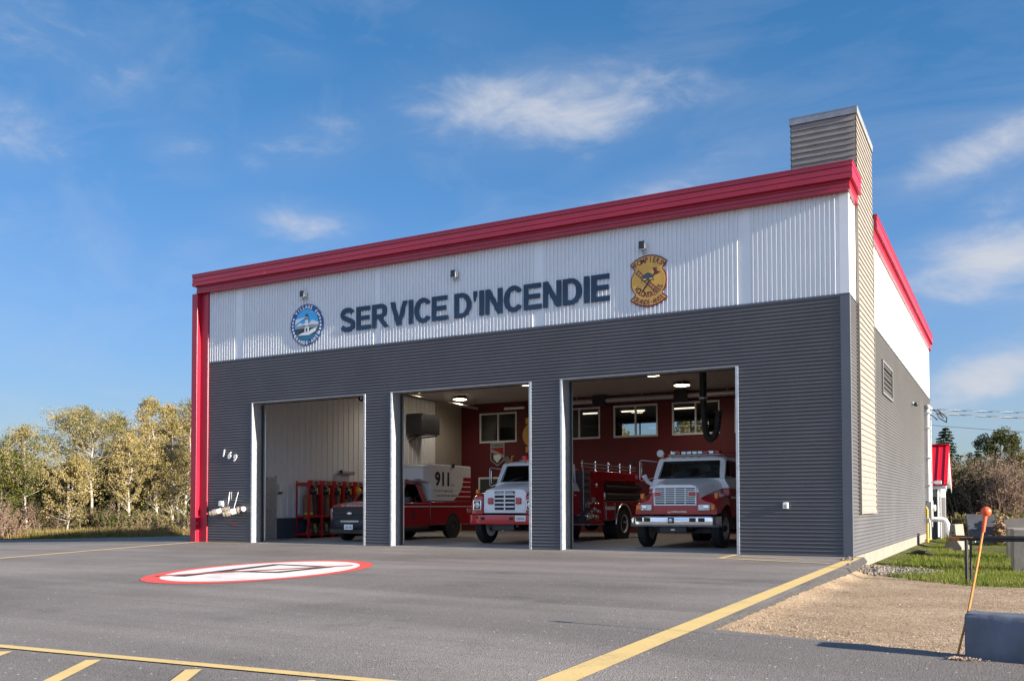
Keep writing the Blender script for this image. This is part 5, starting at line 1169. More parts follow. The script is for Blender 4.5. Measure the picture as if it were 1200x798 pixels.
# tubular duct along the red wall
t = thing('ventilation_duct', (-9.5,14.1,5.45), 'long silver spiral duct under the ceiling along the red wall', 'duct')
b = MB(); seg = []
x0, x1 = -4.2, 7.9
n = 70
b.tube([(x0+(x1-x0)*i/n,0,0) for i in range(n+1)], [.10+(.006 if i%2 else 0) for i in range(n+1)], 14); b.build('duct_pipe', M['galv'], t, smooth=0)
for x in (-2.35,1.15,5.0): MB().box(x-.28,-.16,-.20,x+.28,.16,.22).build('heater_unit', M['blackm'], t, bevel=.02)
for x in (-3.4,-.5,3,6.5): MB().tube([(x,0,.1),(x,0,.25)], .01, 5).build('hanger', M['alu'], t)
t = thing('radiant_tube', (-17.03,10.2,5.3), 'thin silver heating tube hanging near the ceiling of the middle bay', 'heater')
b = MB(); b.tube([(0,-4.5,0),(0,2.7,0)], .06, 12); b.build('tube', M['alu'], t); b = MB(); b.tube([(0,2.7,0),(0,3.6,0)], .045, 10); b.build('dark_end', M['blackm'], t)
for y in (-3,0,2.5): MB().tube([(0,y,.06),(0,y,.4)], .008, 5).build('hanger', M['blackm'], t)
t = thing('tube_heater_bay', (-16.2,14.0,5.35), 'short bright pipe stub under the ceiling at the right end of the middle bay', 'pipe')
MB().tube([(-.1,0,0),(.9,0,0)], .07, 12).build('pipe', M['alu'], t)
# wall-hung unit heater with panel
t = thing('unit_heater', (-18.85,10.4,4.5), 'black box-shaped unit heater hung high on the ribbed wall', 'heater')
b = MB(); b.box(.05,-.25,-.42,.85,1.05,.42); b.build('casing', M['blackm'], t, bevel=.03)
b = MB()
for k in range(8): b.box(.1,-.27,-.36+k*.095,.8,-.25,-.31+k*.095)
b.build('louvre', M['plastic'], t, smooth=0)
b = MB(); b.bar((.0,0,-.5),(.8,0,-.46),.05,.05); b.bar((0,.9,-.5),(.8,.9,-.46),.05,.05); b.bar((0,0,-.75),(.5,0,-.48),.04,.04); b.build('bracket', M['blackm'], t, smooth=0)
t = thing('control_panel', (-18.85,9.1,4.5), 'grey control panel with small red lamp beside the black unit heater', 'control panel')
MB().box(.0,-.45,-.42,.25,.45,.42).build('cabinet', M['grey_box'], t, bevel=.02); MB().box(.252,-.1,-.02,.262,.12,.05).build('red_lamp', M['redlens'], t, smooth=0); MB().box(.252,-.3,.15,.258,.3,.3).box(.252,-.3,-.3,.258,.3,-.15).build('vent_panel', M['white'], t, smooth=0)
# hanging exhaust hose in bay three, small one in bay one
t = thing('exhaust_hose', (-4.43,4.0,5.7), 'black exhaust extraction hose hanging in a loop in the third bay', 'hose')
b = MB(); b.tube([(0,0,0),(0,0,-1.55)], .10, 14); b.build('drop_pipe', M['black'], t)
pts = [(0,0,-1.55),(.01,0,-1.9),(.05,0,-2.45),(.10,0,-2.68),(.20,0,-2.78),(.31,0,-2.70),(.38,0,-2.50),(.42,0,-2.2),(.46,0,-1.95)]
P = [Vector(p) for p in pts]; fine = []
for i in range(len(P)-1):
    for q in range(6): fine.append(P[i].lerp(P[i+1], q/6))
b = MB(); b.tube(fine, [.085+(.008 if i%2 else 0) for i in range(len(fine))], 12); b.build('flexible_hose', M['black'], t, smooth=0)
b = MB()
for z in (-.72,-1.6): b.lathe((0,0,z),(0,0,-1),[(0,.112),(.05,.112)],14)
b.build('clamp', M['alu'], t)
b = MB(); b.tube([(.15,0,-1.3),(1.35,.3,0)], .01, 5); b.tube([(-.02,-.02,-2.0),(-.05,0,-2.3)],.03,6); b.build('brace_wire', M['alu'], t)
t = thing('hose_loop', (-18.2,6.6,5.25), 'small black hose loop at the top of the first bay', 'hose')
MB().tube([(.0,-.2+.2*math.cos(a)-.0,.15-.35*math.sin(a)) for a in [PI*i/14 for i in range(15)]], .04, 8).tube([(0,-.4,.15),(0,-.4,.45)],.04,8).tube([(0,0,.15),(0,0,.45)],.04,8).build('hose', M['black'], t)
# small wall fittings in bay one
t = thing('soap_dispenser', (-18.86,2.78,1.62), 'small white dispenser on the ribbed wall beside the steel side door', 'dispenser')
MB().box(0,-.05,-.02,.10,.06,.26).build('body', M['white'], t, bevel=.02); MB().prism([(.02,-.06,-.10),(.12,-.06,-.04),(.12,-.06,-.02),(.02,-.06,-.02)],(0,.14,0)).build('tray', M['blackm'], t, smooth=0)
t = thing('light_switch', (-18.865,3.02,1.42), 'small white switch plate on the ribbed wall near the dispenser', 'switch'); MB().box(0,-.05,-.07,.012,.05,.07).build('plate', M['white'], t, bevel=.004); MB().box(.013,-.015,-.025,.02,.015,.025).build('toggle', M['white'], t, smooth=0)
t = thing('emergency_light', (-18.86,6.3,2.36), 'grey emergency light box on the ribbed wall above the gear rack', 'emergency light')
MB().box(0,-.42,-.06,.14,.42,.06).build('housing', M['grey_box'], t, bevel=.015); b = MB(); b.lathe((.14,-.45,.03),(1,0,0),[(0,.05),(.05,.07)],12); b.build('lamp_head', M['blackm'], t)
# shield poster and ornament on the red wall
t = thing('shield_poster', (-16.97,YB-.03,0), 'shield shaped red white and black poster under the left window of the red wall', 'poster')
b = MB(); b.prism([(-.36,0,3.93),(.36,0,3.93),(.36,0,3.15),(0,0,2.88),(-.36,0,3.15)],(0,.02,0)); b.build('backing', M['grey_box'], t, smooth=0)
b = MB(); b.prism([(-.31,-.003,3.70),(.31,-.003,3.70),(.31,-.003,3.38),(-.31,-.003,3.66)],(0,.003,0),0); b.prism([(-.31,-.004,3.50),(.31,-.004,3.24),(.31,-.004,3.18),(0,-.004,2.94),(-.31,-.004,3.18)],(0,.003,0),1); b.prism([(-.20,-.006,3.38),(.14,-.006,3.40),(.20,-.006,3.25),(.0,-.006,3.03),(-.18,-.006,3.2)],(0,.002,0),2)
b.build('picture', [M['fire_red'],M['blackm'],M['int_wall']], t, smooth=0); k = MB(); put_text(k, 'POMPIERS', -.30, 3.76, .60, .11, lambda a,z,d:(a,-.005-d,z), off=.01); put_text(k, 'EN FORCE', -.08, 3.56, .36, .09, lambda a,z,d:(a,-.006-d,z), off=.01); k.build('lettering', M['dark'], t, smooth=0)
t = thing('wall_crest', (-15.15,YB-.03,4.2), 'large gold crest on the red wall at the right edge of the middle bay', 'crest')
MB().prism([(x,0,z) for x,z in arc_pts(0,0,.55,0,360,30)[:-1]],(0,.02,0)).box(-.4,0,.5,.4,.02,.75).box(-.4,0,-.75,.4,.02,-.5).build('crest_panel', M['gold'], t, smooth=0)
# lit tubes of the upper room
for x, w_, lb in ((-11.9,1.1,'lit ceiling tube seen through the second window of the red wall'),(-9.5,1.0,'lit ceiling tube seen through the third window of the red wall'),(-14.0,.7,'lit ceiling tube seen through the window beside the left edge of the third bay')):
    t = thing('ceiling_tube', (x,18,5.36), lb, 'tube lamp', 'lit tubes of the upper room'); MB().box(-w_/2,-.05,0,w_/2,.05,.05).build('tube', M['tube'], t, bevel=.01); MB().box(-w_/2-.05,-.07,.05,w_/2+.05,.07,.09).build('tray', M['white'], t, smooth=0)
    MB().box(-.01,-.01,.09,.01,.01,.34).build('hanger', M['alu'], t, smooth=0)
# turnout gear rack
t = thing('gear_rack', (-18.6,3.65,0), 'red steel locker rack for firefighter gear along the ribbed wall', 'gear rack')
b = MB(); PY = [0,.68,1.29,1.88,2.5,3.1,3.7]; xf, xb = .30, -.24; q = .035
for y in PY:
    b.box(xf-q,y-q,.01,xf+q,y+q,2.0); b.box(xb-.02,y-.02,.01,xb+.02,y+.02,2.0)
for z in (.14,.76): b.box(xf-.025,0,z-.03,xf+.025,PY[-1],z+.03); b.box(xb-.02,0,z-.02,xb+.02,PY[-1],z+.02)
b.box(xf-.02,0,1.86,xf+.025,PY[-1],2.02); b.box(xb-.02,0,1.86,xb+.02,PY[-1],1.95)
for y in PY[:1]+PY[-1:]:
    for z in (.14,.76,1.90): b.box(xb,y-.025,z-.04,xf,y+.025,z+.04)
b.build('steel_frame', M['fire_red2'], t, smooth=0, bevel=.006)
b = MB(); b.box(xb,0,.74,xf-.03,PY[-1],.765); b.box(xb,0,.10,xf-.03,PY[-1],.12); b.build('shelf', M['fire_red'], t, smooth=0)
b = MB()
for y in PY[1:-1]: b.box(xb,y-.006,.78,xf-.04,y+.006,1.86)
b.build('divider', M['fire_red'], t, smooth=0)
for i in range(6):
    yc = (PY[i]+PY[i+1])/2; o = MB().box(xf+.026,yc-.17,1.87,xf+.045,yc+.17,2.0).build('name_board', M['beige'], t, bevel=.03); MB().box(xf+.046,yc-.10,1.90,xf+.05,yc+.10,1.97).build('name_strip', M['dark'], o, smooth=0)
def garment(x, y, m, stripe, label, seed, w=.22, ln_=.85):
    g = random.Random(seed); b = MB(); secs = []
    for k in range(9):
        z = 1.52-ln_*k/8; ww = (w*.35 if k == 0 else w*(.75+.25*k/8)); rg = []
        for j in range(16):
            a = 2*PI*j/16; f = 1+.16*math.sin(5*a+k*.5+seed)+g.uniform(-.05,.05); rg.append((x+math.cos(a)*.12*f, y+math.sin(a)*ww*f, z))
        secs.append(rg)
    b.loft(secs); o = tag(b.build('fire_coat', m, smooth=70), label, 'coat', 'coats hanging in the red gear rack')
    if stripe:
        s_ = MB(); s_.loft([[(x+math.cos(2*PI*j/16)*.135, y+math.sin(2*PI*j/16)*w*1.08, z) for j in range(16)] for z in (1.52-ln_*.78, 1.52-ln_*.86)]); s_.build('reflective_band', M['yellow_hi'], o, smooth=60)
    return o
GY = [3.65+(PY[i]+PY[i+1])/2 for i in range(6)]
garment(-18.45, GY[0]-.17, M['tan'], True, 'tan fire coat with yellow band in the compartment nearest the side door', 1, .15, .80); garment(-18.50, GY[0]+.14, M['darkgear'], False, 'dark fire coat beside the tan coat with the yellow band', 2, .15, .82)
garment(-18.45, GY[1]-.10, M['darkgear'], False, 'dark fire coat in the second compartment of the red rack', 3, .16, .8); garment(-18.5, GY[1]+.16, M['tan'], False, 'brownish tan fire coat in the second compartment of the red rack', 4, .14, .78)
garment(-18.45, GY[2]-.1, M['darkgear'], False, 'dark fire coat in the third compartment just above the pickup hood', 5, .17, .8); garment(-18.5, GY[2]+.16, M['tan'], False, 'tan fire coat in the third compartment just above the pickup hood', 6, .13, .8)
garment(-18.5, GY[3], M['tan'], False, 'tan fire coat half hidden by the red pickup hood', 7, .2, .8); garment(-18.52, 3.82-.02, M['tan'], False, 'rust brown coat behind the end frame of the red rack', 8, .10, .85)
def helmet(y, m, yellow, label):
    t = thing('fire_helmet', (-18.34,y,1.66), label, 'helmet', 'helmets hanging in the red gear rack')
    b = MB(); b.lathe((-.1,0,0),(1,0,-.15),[(0,.15),(.03,.20),(.05,.165),(.12,.15),(.20,.10),(.24,.03)],20); b.build('shell', m, t, smooth=50)
    if yellow: b = MB(); b.box(.10,.055,-.12,.125,.085,.10); b.box(.03,-.03,.14,.10,.03,.155); b.build('reflective_strip', M['yellow_hi'], t, bevel=.01); b = MB(); b.box(.09,-.05,-.03,.13,.01,.03); b.build('front_badge', M['alu'], t, bevel=.006)
    b = MB(); b.sphere((-.04,.0,-.17),.10,12,8,sc=(.8,1,1.1)); b.build('neck_guard', M['darkgear'] if yellow else m, t)
for i, lb in enumerate(('black helmet with yellow strip above the tan coat with the yellow band','black helmet with yellow strip in the second compartment of the red rack','black helmet with yellow strip in the third compartment of the red rack','black helmet with pale strip in the fourth compartment above the pickup hood')): helmet(GY[i]-.06, M['blackm'], True, lb)
helmet(GY[4]+.0, M['helmet_y'], False, 'plain yellow helmet at the right edge of the first bay')
for i, (y, lb) in enumerate(((4.0,'tan rolled bunker trousers and boots on the lower shelf nearest the side door'),(4.62,'tan gear bundle with red patch on the lower shelf of the second compartment'),(5.2,'tan gear bundle on the lower shelf behind the pickup wheel'))):
    t = thing('gear_bundle', (-18.45,y,.13), lb, 'gear bundle', 'gear bundles on the lower shelf of the rack')
    b = MB(); g = random.Random(i); secs = []
    for k in range(7):
        z = .02+.36*k/6; rg = [(math.cos(2*PI*j/14)*(.17-.05*(k/6)**2)*(1+g.uniform(-.14,.14)), math.sin(2*PI*j/14)*(.26-.08*(k/6)**2)*(1+g.uniform(-.14,.14)), z) for j in range(14)]; secs.append(rg)
    b.loft(secs); b.build('trousers', M['tan'], t, smooth=70)
    b = MB()
    for s_ in (-.12,.12): b.sphere((.17,s_,.06),.075,12,8,sc=(1.5,.9,.8)); b.tube([(.10,s_,.05),(.08,s_,.40)], .07, 10)
    b.build('boot', M['black'], t); b = MB(); b.box(.155,-.1,.27,.17,.02,.295); b.build('reflective_band', M['yellow_hi'], t, bevel=.01)
# ------------------------------------------------------------------ shed, blocks, rail, marker
t = thing('shed', (-2.2,27.5,-.45), 'small grey and white shed with a bright red metal roof behind the station', 'shed')
x0, x1, y0, y1, ze, zr = -2.6, 2.36, -1.75, 1.75, 2.70, 4.33
b = MB(); b.box(x0,y0,0,x1,y1,1.95); b.build('grey_wall', M['grey_clad'], t, smooth=0)
b = MB(); b.box(x0,y0,1.95,x1,y1,ze); b.prism([(x0,y0,ze),(x0,y1,ze),(x0,0,zr-.1)],(x1-x0,0,0)); b.build('white_wall', M['white_clad'], t, smooth=0)
b = MB(); k0 = (zr-ze)/1.75
for s in (-1,1):
    yy = s*(1.75+.32); zz = ze-.32*k0+.06
    b.prism([(x0-.3,yy,zz),(x0-.3,yy,zz+.05),(x0-.3,0,zr+.11),(x0-.3,0,zr+.06)],(x1-x0+.62,0,0))
    x = x0-.25
    while x < x1+.3:
        b.bar((x,yy,zz+.065),(x,0,zr+.125),.03,.035); x += .30
b.box(x0-.3,-.12,zr+.10,x1+.32,.12,zr+.16); b.build('roof', M['roof_red'], t, smooth=0)
b = MB()
for s in (-1,1):
    yy = s*(1.75+.34); zz = ze-.34*k0+.02; b.prism([(x1+.26,yy,zz),(x1+.26,yy,zz-.24),(x1+.26,0,zr-.16),(x1+.26,0,zr+.08)],(.03,0,0)); b.prism([(x1,yy*.98,zz+.02),(x1,0,zr+.05),(x1+.27,0,zr+.05),(x1+.27,yy*.98,zz+.02)],(0,0,-.02))
b.box(x0-.2,-2.12,ze-.40,x1+.26,-2.06,ze-.26); b.build('barge_board', M['white_clad'], t, smooth=0)
b = MB(); b.box(x1-.02,y0-.03,0,x1+.03,y0+.12,ze); b.box(x1-.02,y1-.12,0,x1+.03,y1+.02,ze); b.tube([(x1-.1,y0-.08,.1),(x1-.1,y0-.08,2.3)],.05,8); b.build('corner_trim', M['white_clad'], t, smooth=0)
t = thing('drain_pipe', (.25,20.6,-.42), 'white bent plastic drain pipe low beside the rear corner of the station', 'pipe')
MB().tube([(-.2,.1,.95),(.28,.1,.95),(.40,.1,.90),(.47,.05,.75),(.55,-.2,.38),(.68,-.3,.24),(1.0,-.4,.18),(1.5,-.5,.15)], .10, 12).build('pipe', M['pvc'], t); MB().lathe((.66,-.3,.25),(.8,-.25,-.15),[(-.1,.125),(.1,.125)],14).build('collar', M['pvc'], t)
def jersey(x, y, rz, label, L=2.4, m='concrete', tilt=0):
    t = thing('concrete_barrier', (x,y,h1(x,y)-.07), label, 'concrete barrier', None, rz)
    P = [(-.30,0),(.30,0),(.30,.10),(.14,.36),(.085,.92),(-.085,.92),(-.14,.36),(-.30,.10)]
    MB().prism([(a,-L/2,z) for a,z in P],(0,L,0)).build('barrier_body', M[m], t, smooth=0, bevel=.02)
    MB().lathe((0,-L/2-.003,.62),(0,1,0),[(0,.035),(.01,.035)],10).build('lifting_hole', M['black'], t); return t
jersey(1.28, 15.9, -.20, 'pale concrete road barrier end-on behind the white drain pipe', 1.1)
def slab(c, w, h, t_, lean, rz, label, m):
    t = thing('concrete_slab', c, label, 'concrete slab', 'concrete slabs leaning behind the rail', rz)
    o = MB().box(-w/2,-t_/2,0,w/2,t_/2,h).build('slab_body', m, t, smooth=0, bevel=.02); o.rotation_euler = (-lean,0,0)
    k = MB().tube([(-.12,-t_/2,h-.02),(-.1,-t_/2,h+.06),(.1,-t_/2,h+.06),(.12,-t_/2,h-.02)],.012,6).build('lifting_eye', M['rust'], t); k.rotation_euler = (-lean,0,0)
    return t
slab((2.05,20.4,-.46), 1.05, 1.38, .16, .55, .25, 'dark grey slab leaning with its lit broken edge behind the pale barrier', mat('shaded_slab', (.035,.04,.055), .7, var=.3, vscale=4))  # shade on this slab's face is put into its darker base colour
slab((3.05,20.6,-.46), .82, 1.32, .16, .70, -.15, 'sunlit pale slab leaning just right of the rubble gap', M['concrete'])
slab((3.95,20.8,-.46), .85, 1.34, .16, .70, -.15, 'sunlit pale slab leaning above the large concrete blocks', M['concrete'])
rb = stones('rubble', 220, lambda r: (2.62+r.normal(0,.09), 20.7+r.normal(0,.2), -.42+abs(r.normal(0,.4))*.9), .05, .15, mat('brown_rubble', (.16,.10,.06), .95, var=.5, vscale=6), 15); rb['label'] = 'brown broken rubble heaped between the leaning slabs'
def block(x, y, sx, sy, h, rz, label, seed):
    t = thing('concrete_block', (x,y,h1(x,y)-.08), label, 'concrete block', 'large concrete blocks on the lawn', rz)
    MB().box(-sx/2,-sy/2,0,sx/2,sy/2,h).build('block_body', M['concrete'], t, smooth=0, bevel=.025); MB().tube([(-.12,0,h-.02),(-.10,0,h+.04),(.10,0,h+.04),(.12,0,h-.02)],.012,6).build('lifting_loop', M['rust'], t)
block(3.75, 3.55, 1.5, .75, 1.0, .06, 'large concrete block standing nearest on the lawn at the picture edge', 1)
block(3.62, 9.9, 1.5, .75, .92, .02, 'large concrete block behind the nearest block at the picture edge', 2)
# pipe rail
t = thing('pipe_rail', (2.34,-3.8,-.13), 'low black painted pipe rail with rusty end on one post by the lawn', 'rail')
b = MB(); b.box(-.22,-.035,.690,9,.035,.703); b.box(-.22,.0,.703,9,.010,.730); b.tube([(-.24,-.0,.664),(9,0,.664)], .026, 10); b.build('rail_bar', M['barsteel'], t, smooth=30)
b = MB(); b.tube([(-.30,0,.664),(-.10,0,.664)], .028, 10); b.box(-.26,-.038,.6885,.1,.038,.7045); b.build('rusty_end', M['rust'], t)
b = MB(); b.tube([(0,-.01,-.2),(0,-.01,.66)], .028, 10); b.build('post', M['barsteel'], t); b = MB(); b.tube([(.062,.03,-.2),(.062,.03,.66)], .020, 10); b.build('post', M['barsteel'], t)
for x in (4.2,8.4): b = MB(); b.tube([(x,-.01,-.2),(x,-.01,.63)], .036, 10); b.build('post', M['barsteel'], t)
# slate-painted parking block with the orange ball marker
t = thing('parking_block', (2.68,-13.26,-.03), 'slate grey painted concrete parking block in the foreground corner', 'parking block', None, -.12)
b = MB(); g = random.Random(4); L_ = 2.4; N_ = 24; R_ = [(0,0),(.32,0),(.30,.30),(.27,.345),(.03,.345),(.0,.31)]
b.loft([[(L_*i/N_, y+g.uniform(-.004,.004), z+g.uniform(-.004,.004)) for y,z in R_] for i in range(N_+1)]); b.build('block_body', M['curb'], t, smooth=40, bevel=.012)
o = stones('grit_heap', 260, lambda r: (2.68+r.normal(0,.05), -13.37+r.normal(0,.028), .002+.012*r.rand()), .003, .010, M['grit'], 31, .2); o['label'] = 'small heap of tan grit at the corner of the parking block'
t = thing('marker_pole', (2.62,-13.05,-.03), 'thin leaning rusty orange pole topped by a bright orange ball beside the parking block', 'marker pole')
tip = Vector((.205,.12,1.075))
b = MB(); b.tube([tip*.0, tip*.33+Vector((.014,0,0)), tip*.66+Vector((.012,0,0)), tip*.985], .0085, 8); b.build('pole', mat('orange_rust_pole', (.55,.20,.05), .6, var=.35, vscale=9, vcol=(.75,.34,.08)), t)
b = MB(); b.sphere(tip, .037, 20, 14); b.build('ball', M['orange'], t); b = MB(); b.tube([tip*.86+Vector((.008,0,0)), tip*.975], [.012,.015], 10); b.build('orange_sleeve', M['orange'], t); b = MB(); b.tube([tip*.735+Vector((.006,0,0)), tip*.75+Vector((-.012,0,0))], .008, 8); b.build('orange_clip', M['orange'], t)
# black lump on the grass by the wall
t = thing('splash_block', (.62,9.6,-.40), 'black crumpled downpipe end lying on the grass at the foundation', 'downpipe end')
MB().tube([(-.3,0,.05),(-.1,.05,.08),(.1,-.05,.07),(.3,0,.03)], [.05,.08,.07,.04], 10).build('pipe', M['black'], t)

# ------------------------------------------------------------------ trees
AUT = [(.072,.082,.028),(.145,.145,.055),(.24,.21,.09),(.34,.285,.14),(.31,.23,.12)]
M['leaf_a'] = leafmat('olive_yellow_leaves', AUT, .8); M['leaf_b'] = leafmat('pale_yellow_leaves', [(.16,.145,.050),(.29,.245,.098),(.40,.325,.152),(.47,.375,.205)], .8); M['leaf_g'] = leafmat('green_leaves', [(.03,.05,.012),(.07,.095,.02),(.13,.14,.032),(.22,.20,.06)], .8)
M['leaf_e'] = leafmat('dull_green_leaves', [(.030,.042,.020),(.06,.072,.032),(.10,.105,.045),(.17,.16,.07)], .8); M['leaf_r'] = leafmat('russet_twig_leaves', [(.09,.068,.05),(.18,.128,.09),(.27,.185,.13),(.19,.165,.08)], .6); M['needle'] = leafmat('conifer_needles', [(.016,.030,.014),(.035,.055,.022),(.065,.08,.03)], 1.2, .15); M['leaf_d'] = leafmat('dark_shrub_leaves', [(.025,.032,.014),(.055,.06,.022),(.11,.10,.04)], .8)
def leaves_np(C_, R_, n, size, rs, flat=1.0):
    """n leaf quads scattered in the clumps (centres C_, radii R_)"""
    k = rs.randint(0, len(C_), n); d = rs.normal(0, 1, (n,3)); d /= np.linalg.norm(d, axis=1)[:,None]; rad = rs.rand(n)**.45
    P = C_[k] + d*(R_[k]*rad)[:,None]*np.array([1,1,flat])
    a = rs.normal(0,1,(n,3)); a /= np.linalg.norm(a,axis=1)[:,None]; u = np.cross(a, rs.normal(0,1,(n,3))); u /= np.linalg.norm(u,axis=1)[:,None]; v = np.cross(a,u)
    s = size*rs.uniform(.6,1.35,n)[:,None]; w = s*.62
    return np.stack([P-u*s*.5, P+v*w*.5+u*s*.05, P+u*s*.55, P-v*w*.5+u*s*.05], 1)
def tree(kind, label, x, y, h, rad, leafm, bark, seed, n=9000, base=.25, clumps=95, size=.13, lean=0, group=None, stems=1, trunk_r=None, name='tree', nk=1.0, clr=(.10,.34), cat='tree'):
    rs = np.random.RandomState(seed); z = h1(x,y)-.08; t = thing(name, (x,y,z), label, cat, group); tr = trunk_r or h*.0105
    b = MB(); C_ = []; R_ = []
    for s_ in range(stems):
        off = np.array([rs.normal(0,.22), rs.normal(0,.22)]) if stems > 1 else np.zeros(2); ln_ = np.array([rs.normal(lean,.05), rs.normal(0,.05)])*h; wob = rs.normal(0,.016*h,(7,2)); wob[0] = 0
        K = [(off[0]*.3+off[0]*q*2+ln_[0]*q+wob[i,0]*q, off[1]*.3+off[1]*q*2+ln_[1]*q+wob[i,1]*q, h*q*.93) for i, q in enumerate(np.linspace(0,1,7))]
        b.tube(K, [tr*(1.15-.95*q)+.006 for q in np.linspace(0,1,7)], 7)
        Ka = np.array(K)
        for c in range(clumps//stems):
            q = base+(1-base)*rs.rand()**.8; f = q*6; i = min(5,int(f)); p0 = Ka[i]+(Ka[i+1]-Ka[i])*(f-i)
            e = (q-base)/(1-base); prof = (math.sin(PI*min(1,e*.86+.14))**.65)*rs.uniform(.35,1.12)
            a = rs.rand()*2*PI; p1 = p0+np.array([math.cos(a)*rad*prof, math.sin(a)*rad*prof, rad*rs.uniform(.25,.95)*(1.15-e)+.1])
            mid = (p0+p1)/2+rs.normal(0,.06,3)*rad*.6-np.array([0,0,.06*rad])
            b.tube([p0, mid, p1], [tr*.30*(1.1-q)+.007, tr*.16*(1.1-q)+.005, .003], 5, caps=False)
            C_.append(p1); R_.append(rad*rs.uniform(*clr))
            if rs.rand() < .6: C_.append(mid); R_.append(rad*rs.uniform(clr[0]*.7,clr[1]*.7))
    b.build('trunk', bark, t, smooth=60)
    C_ = np.array(C_); R_ = np.array(R_)
    if n: np_mesh('crown', leaves_np(C_, R_, int(n*nk), size, rs, .8), 4, [leafm], t)
    return t
def bare_shrub(label, x, y, h, seed, stems=26, spread=1.2, leafm=None, n=1200, group=None, m=None):
    rs = np.random.RandomState(seed); t = thing('shrub', (x,y,h1(x,y)-.08), label, 'shrub', group); b = MB(); C_ = []
    for s_ in range(stems):
        a = rs.rand()*2*PI; r0 = rs.rand()*spread*.45; hh = h*rs.uniform(.6,1.05); r1 = r0+rs.rand()*spread*.75
        p = [np.array([math.cos(a)*(r0+(r1-r0)*q**1.4)+rs.normal(0,.05), math.sin(a)*(r0+(r1-r0)*q**1.4)+rs.normal(0,.05), hh*q]) for q in (0,.3,.6,1)]
        b.tube(p, [.038,.028,.018,.005], 5, caps=False)
        for k in range(9):
            q = rs.uniform(.3,.98); i = min(2,int(q*3)); p0 = p[i]+(p[i+1]-p[i])*(q*3-i); d = rs.normal(0,1,3); d[2] = abs(d[2])+.6; d /= np.linalg.norm(d); p1 = p0+d*h*rs.uniform(.10,.26); b.tube([p0,(p0+p1)/2+rs.normal(0,.03,3),p1], [.014,.009,.003], 3, caps=False); C_.append(p1)
            for k2 in range(2):
                d2 = d+rs.normal(0,.6,3); p2 = p0+(p1-p0)*rs.uniform(.3,.9); b.tube([p2, p2+d2*h*.09],[.008,.003],3,caps=False)
    b.build('stems', m or M['twig'], t, smooth=60); C_ = np.array(C_)
    if n: np_mesh('crown', leaves_np(C_, np.full(len(C_), h*.09), n, .12, rs), 4, [leafm], t)
    return t
def conifer(label, x, y, h, rad, seed, n=6000, group=None, name='spruce_tree'):
    rs = np.random.RandomState(seed); t = thing(name, (x,y,h1(x,y)-.1), label, 'tree', group); b = MB(); b.tube([(0,0,0),(0,0,h*.5),(0,0,h)], [h*.016,h*.010,.01], 8); C_ = []; R_ = []
    lv = int(h*4.2)
    for i in range(lv):
        q = .10+.90*i/lv; k = 4+int(4*(1-q)); a0 = rs.rand()*6
        for j in range(k):
            a = a0+2*PI*j/k+rs.normal(0,.25); L = rad*(1-q)**.85*rs.uniform(.6,1.15)+.08; z = h*q
            p1 = np.array([math.cos(a)*L, math.sin(a)*L, z-L*.22]); b.tube([(0,0,z),tuple(p1*np.array([.6,.6,1])+np.array([0,0,.05])),tuple(p1)],[.022*(1.1-q)+.006,.012,.004],4,caps=False)
            for f in (.35,.6,.8,1.0): C_.append(np.array([p1[0]*f,p1[1]*f,z-L*.22*f])); R_.append(.10+.10*L)
    b.build('trunk', M['bark'], t, smooth=60); np_mesh('crown', leaves_np(np.array(C_), np.array(R_), n, .16, rs, .5), 4, [M['needle']], t); return t
GL = 'birches of the thicket left of the station'
FT = [  # u, depth, height, radius, leaf, bark, label, kwargs
 (32,43.0,5.3,1.75,'leaf_a','bark_birch','birch with bare white trunk and olive crown at the far edge of the paving',dict(base=.34,n=9500)),
 (78,42.5,3.9,1.25,'leaf_b','bark_birch','low pale yellow tree branching fan-like from a short white trunk',dict(base=.14,n=8500,clumps=80)),
 (76,46.5,6.7,2.1,'leaf_b','bark_birch','tall thin pale birch rising behind the low fan-shaped yellow tree',dict(base=.45,n=7000)),
 (108,44.0,6.3,1.9,'leaf_a','bark_birch','birch with leaning white trunk and sky showing through its crown',dict(base=.40,n=7500,lean=.06)),
 (140,45.5,6.2,1.7,'leaf_a','bark','olive tree with ragged top between the leaning birch and the dense golden trees',dict(base=.2,n=9500)),
 (153,43.0,5.0,1.2,'leaf_b','bark_birch','slim golden birch with its trunk visible almost to the ground',dict(base=.22,n=8500)),
 (172,45.5,6.9,1.6,'leaf_b','bark_birch','tallest golden birch of the thicket with brownish top',dict(base=.18,n=12000)),
 (186,43.5,5.5,1.2,'leaf_b','bark_birch','golden birch with two white stems in the dense part of the thicket',dict(base=.2,n=9500,stems=2)),
 (203,45.0,6.7,1.5,'leaf_b','bark_birch','tall golden birch next to the red corner column',dict(base=.16,n=12000)),
 (213,43.0,6.2,1.3,'leaf_b','bark_birch','greener golden birch with thin stems just left of the red corner column',dict(base=.16,n=9500,stems=2)),
 (228,45.5,7.0,1.5,'leaf_a','bark','green tree partly hidden by the red corner column',dict(base=.3,n=8000)),
 (4,43.5,4.2,1.6,'leaf_g','bark','green bushy tree at the picture edge left of the white trunk',dict(base=.15,n=9000)),
 (-22,45,5.2,2.0,'leaf_a','bark','olive tree just outside the edge of the picture',dict(base=.3,n=7000)),
 (252,44,5.8,1.6,'leaf_a','bark','olive tree behind the red corner column',dict(base=.3,n=7000)),
]
for i, (u, d, h, r_, lm, bk, lb, kw) in enumerate(FT):
    dd = d*1.4-(60-57-u*.045) if u < 240 else 64; k_ = dd/d
    x, y = at(u, dd); tree('birch', lb, x, y, h*k_+.15, r_*k_, M[lm], M[bk], 100+i, size=.105, nk=1.25, group=GL, name='birch_tree' if bk == 'bark_birch' else 'broadleaf_tree', **kw)
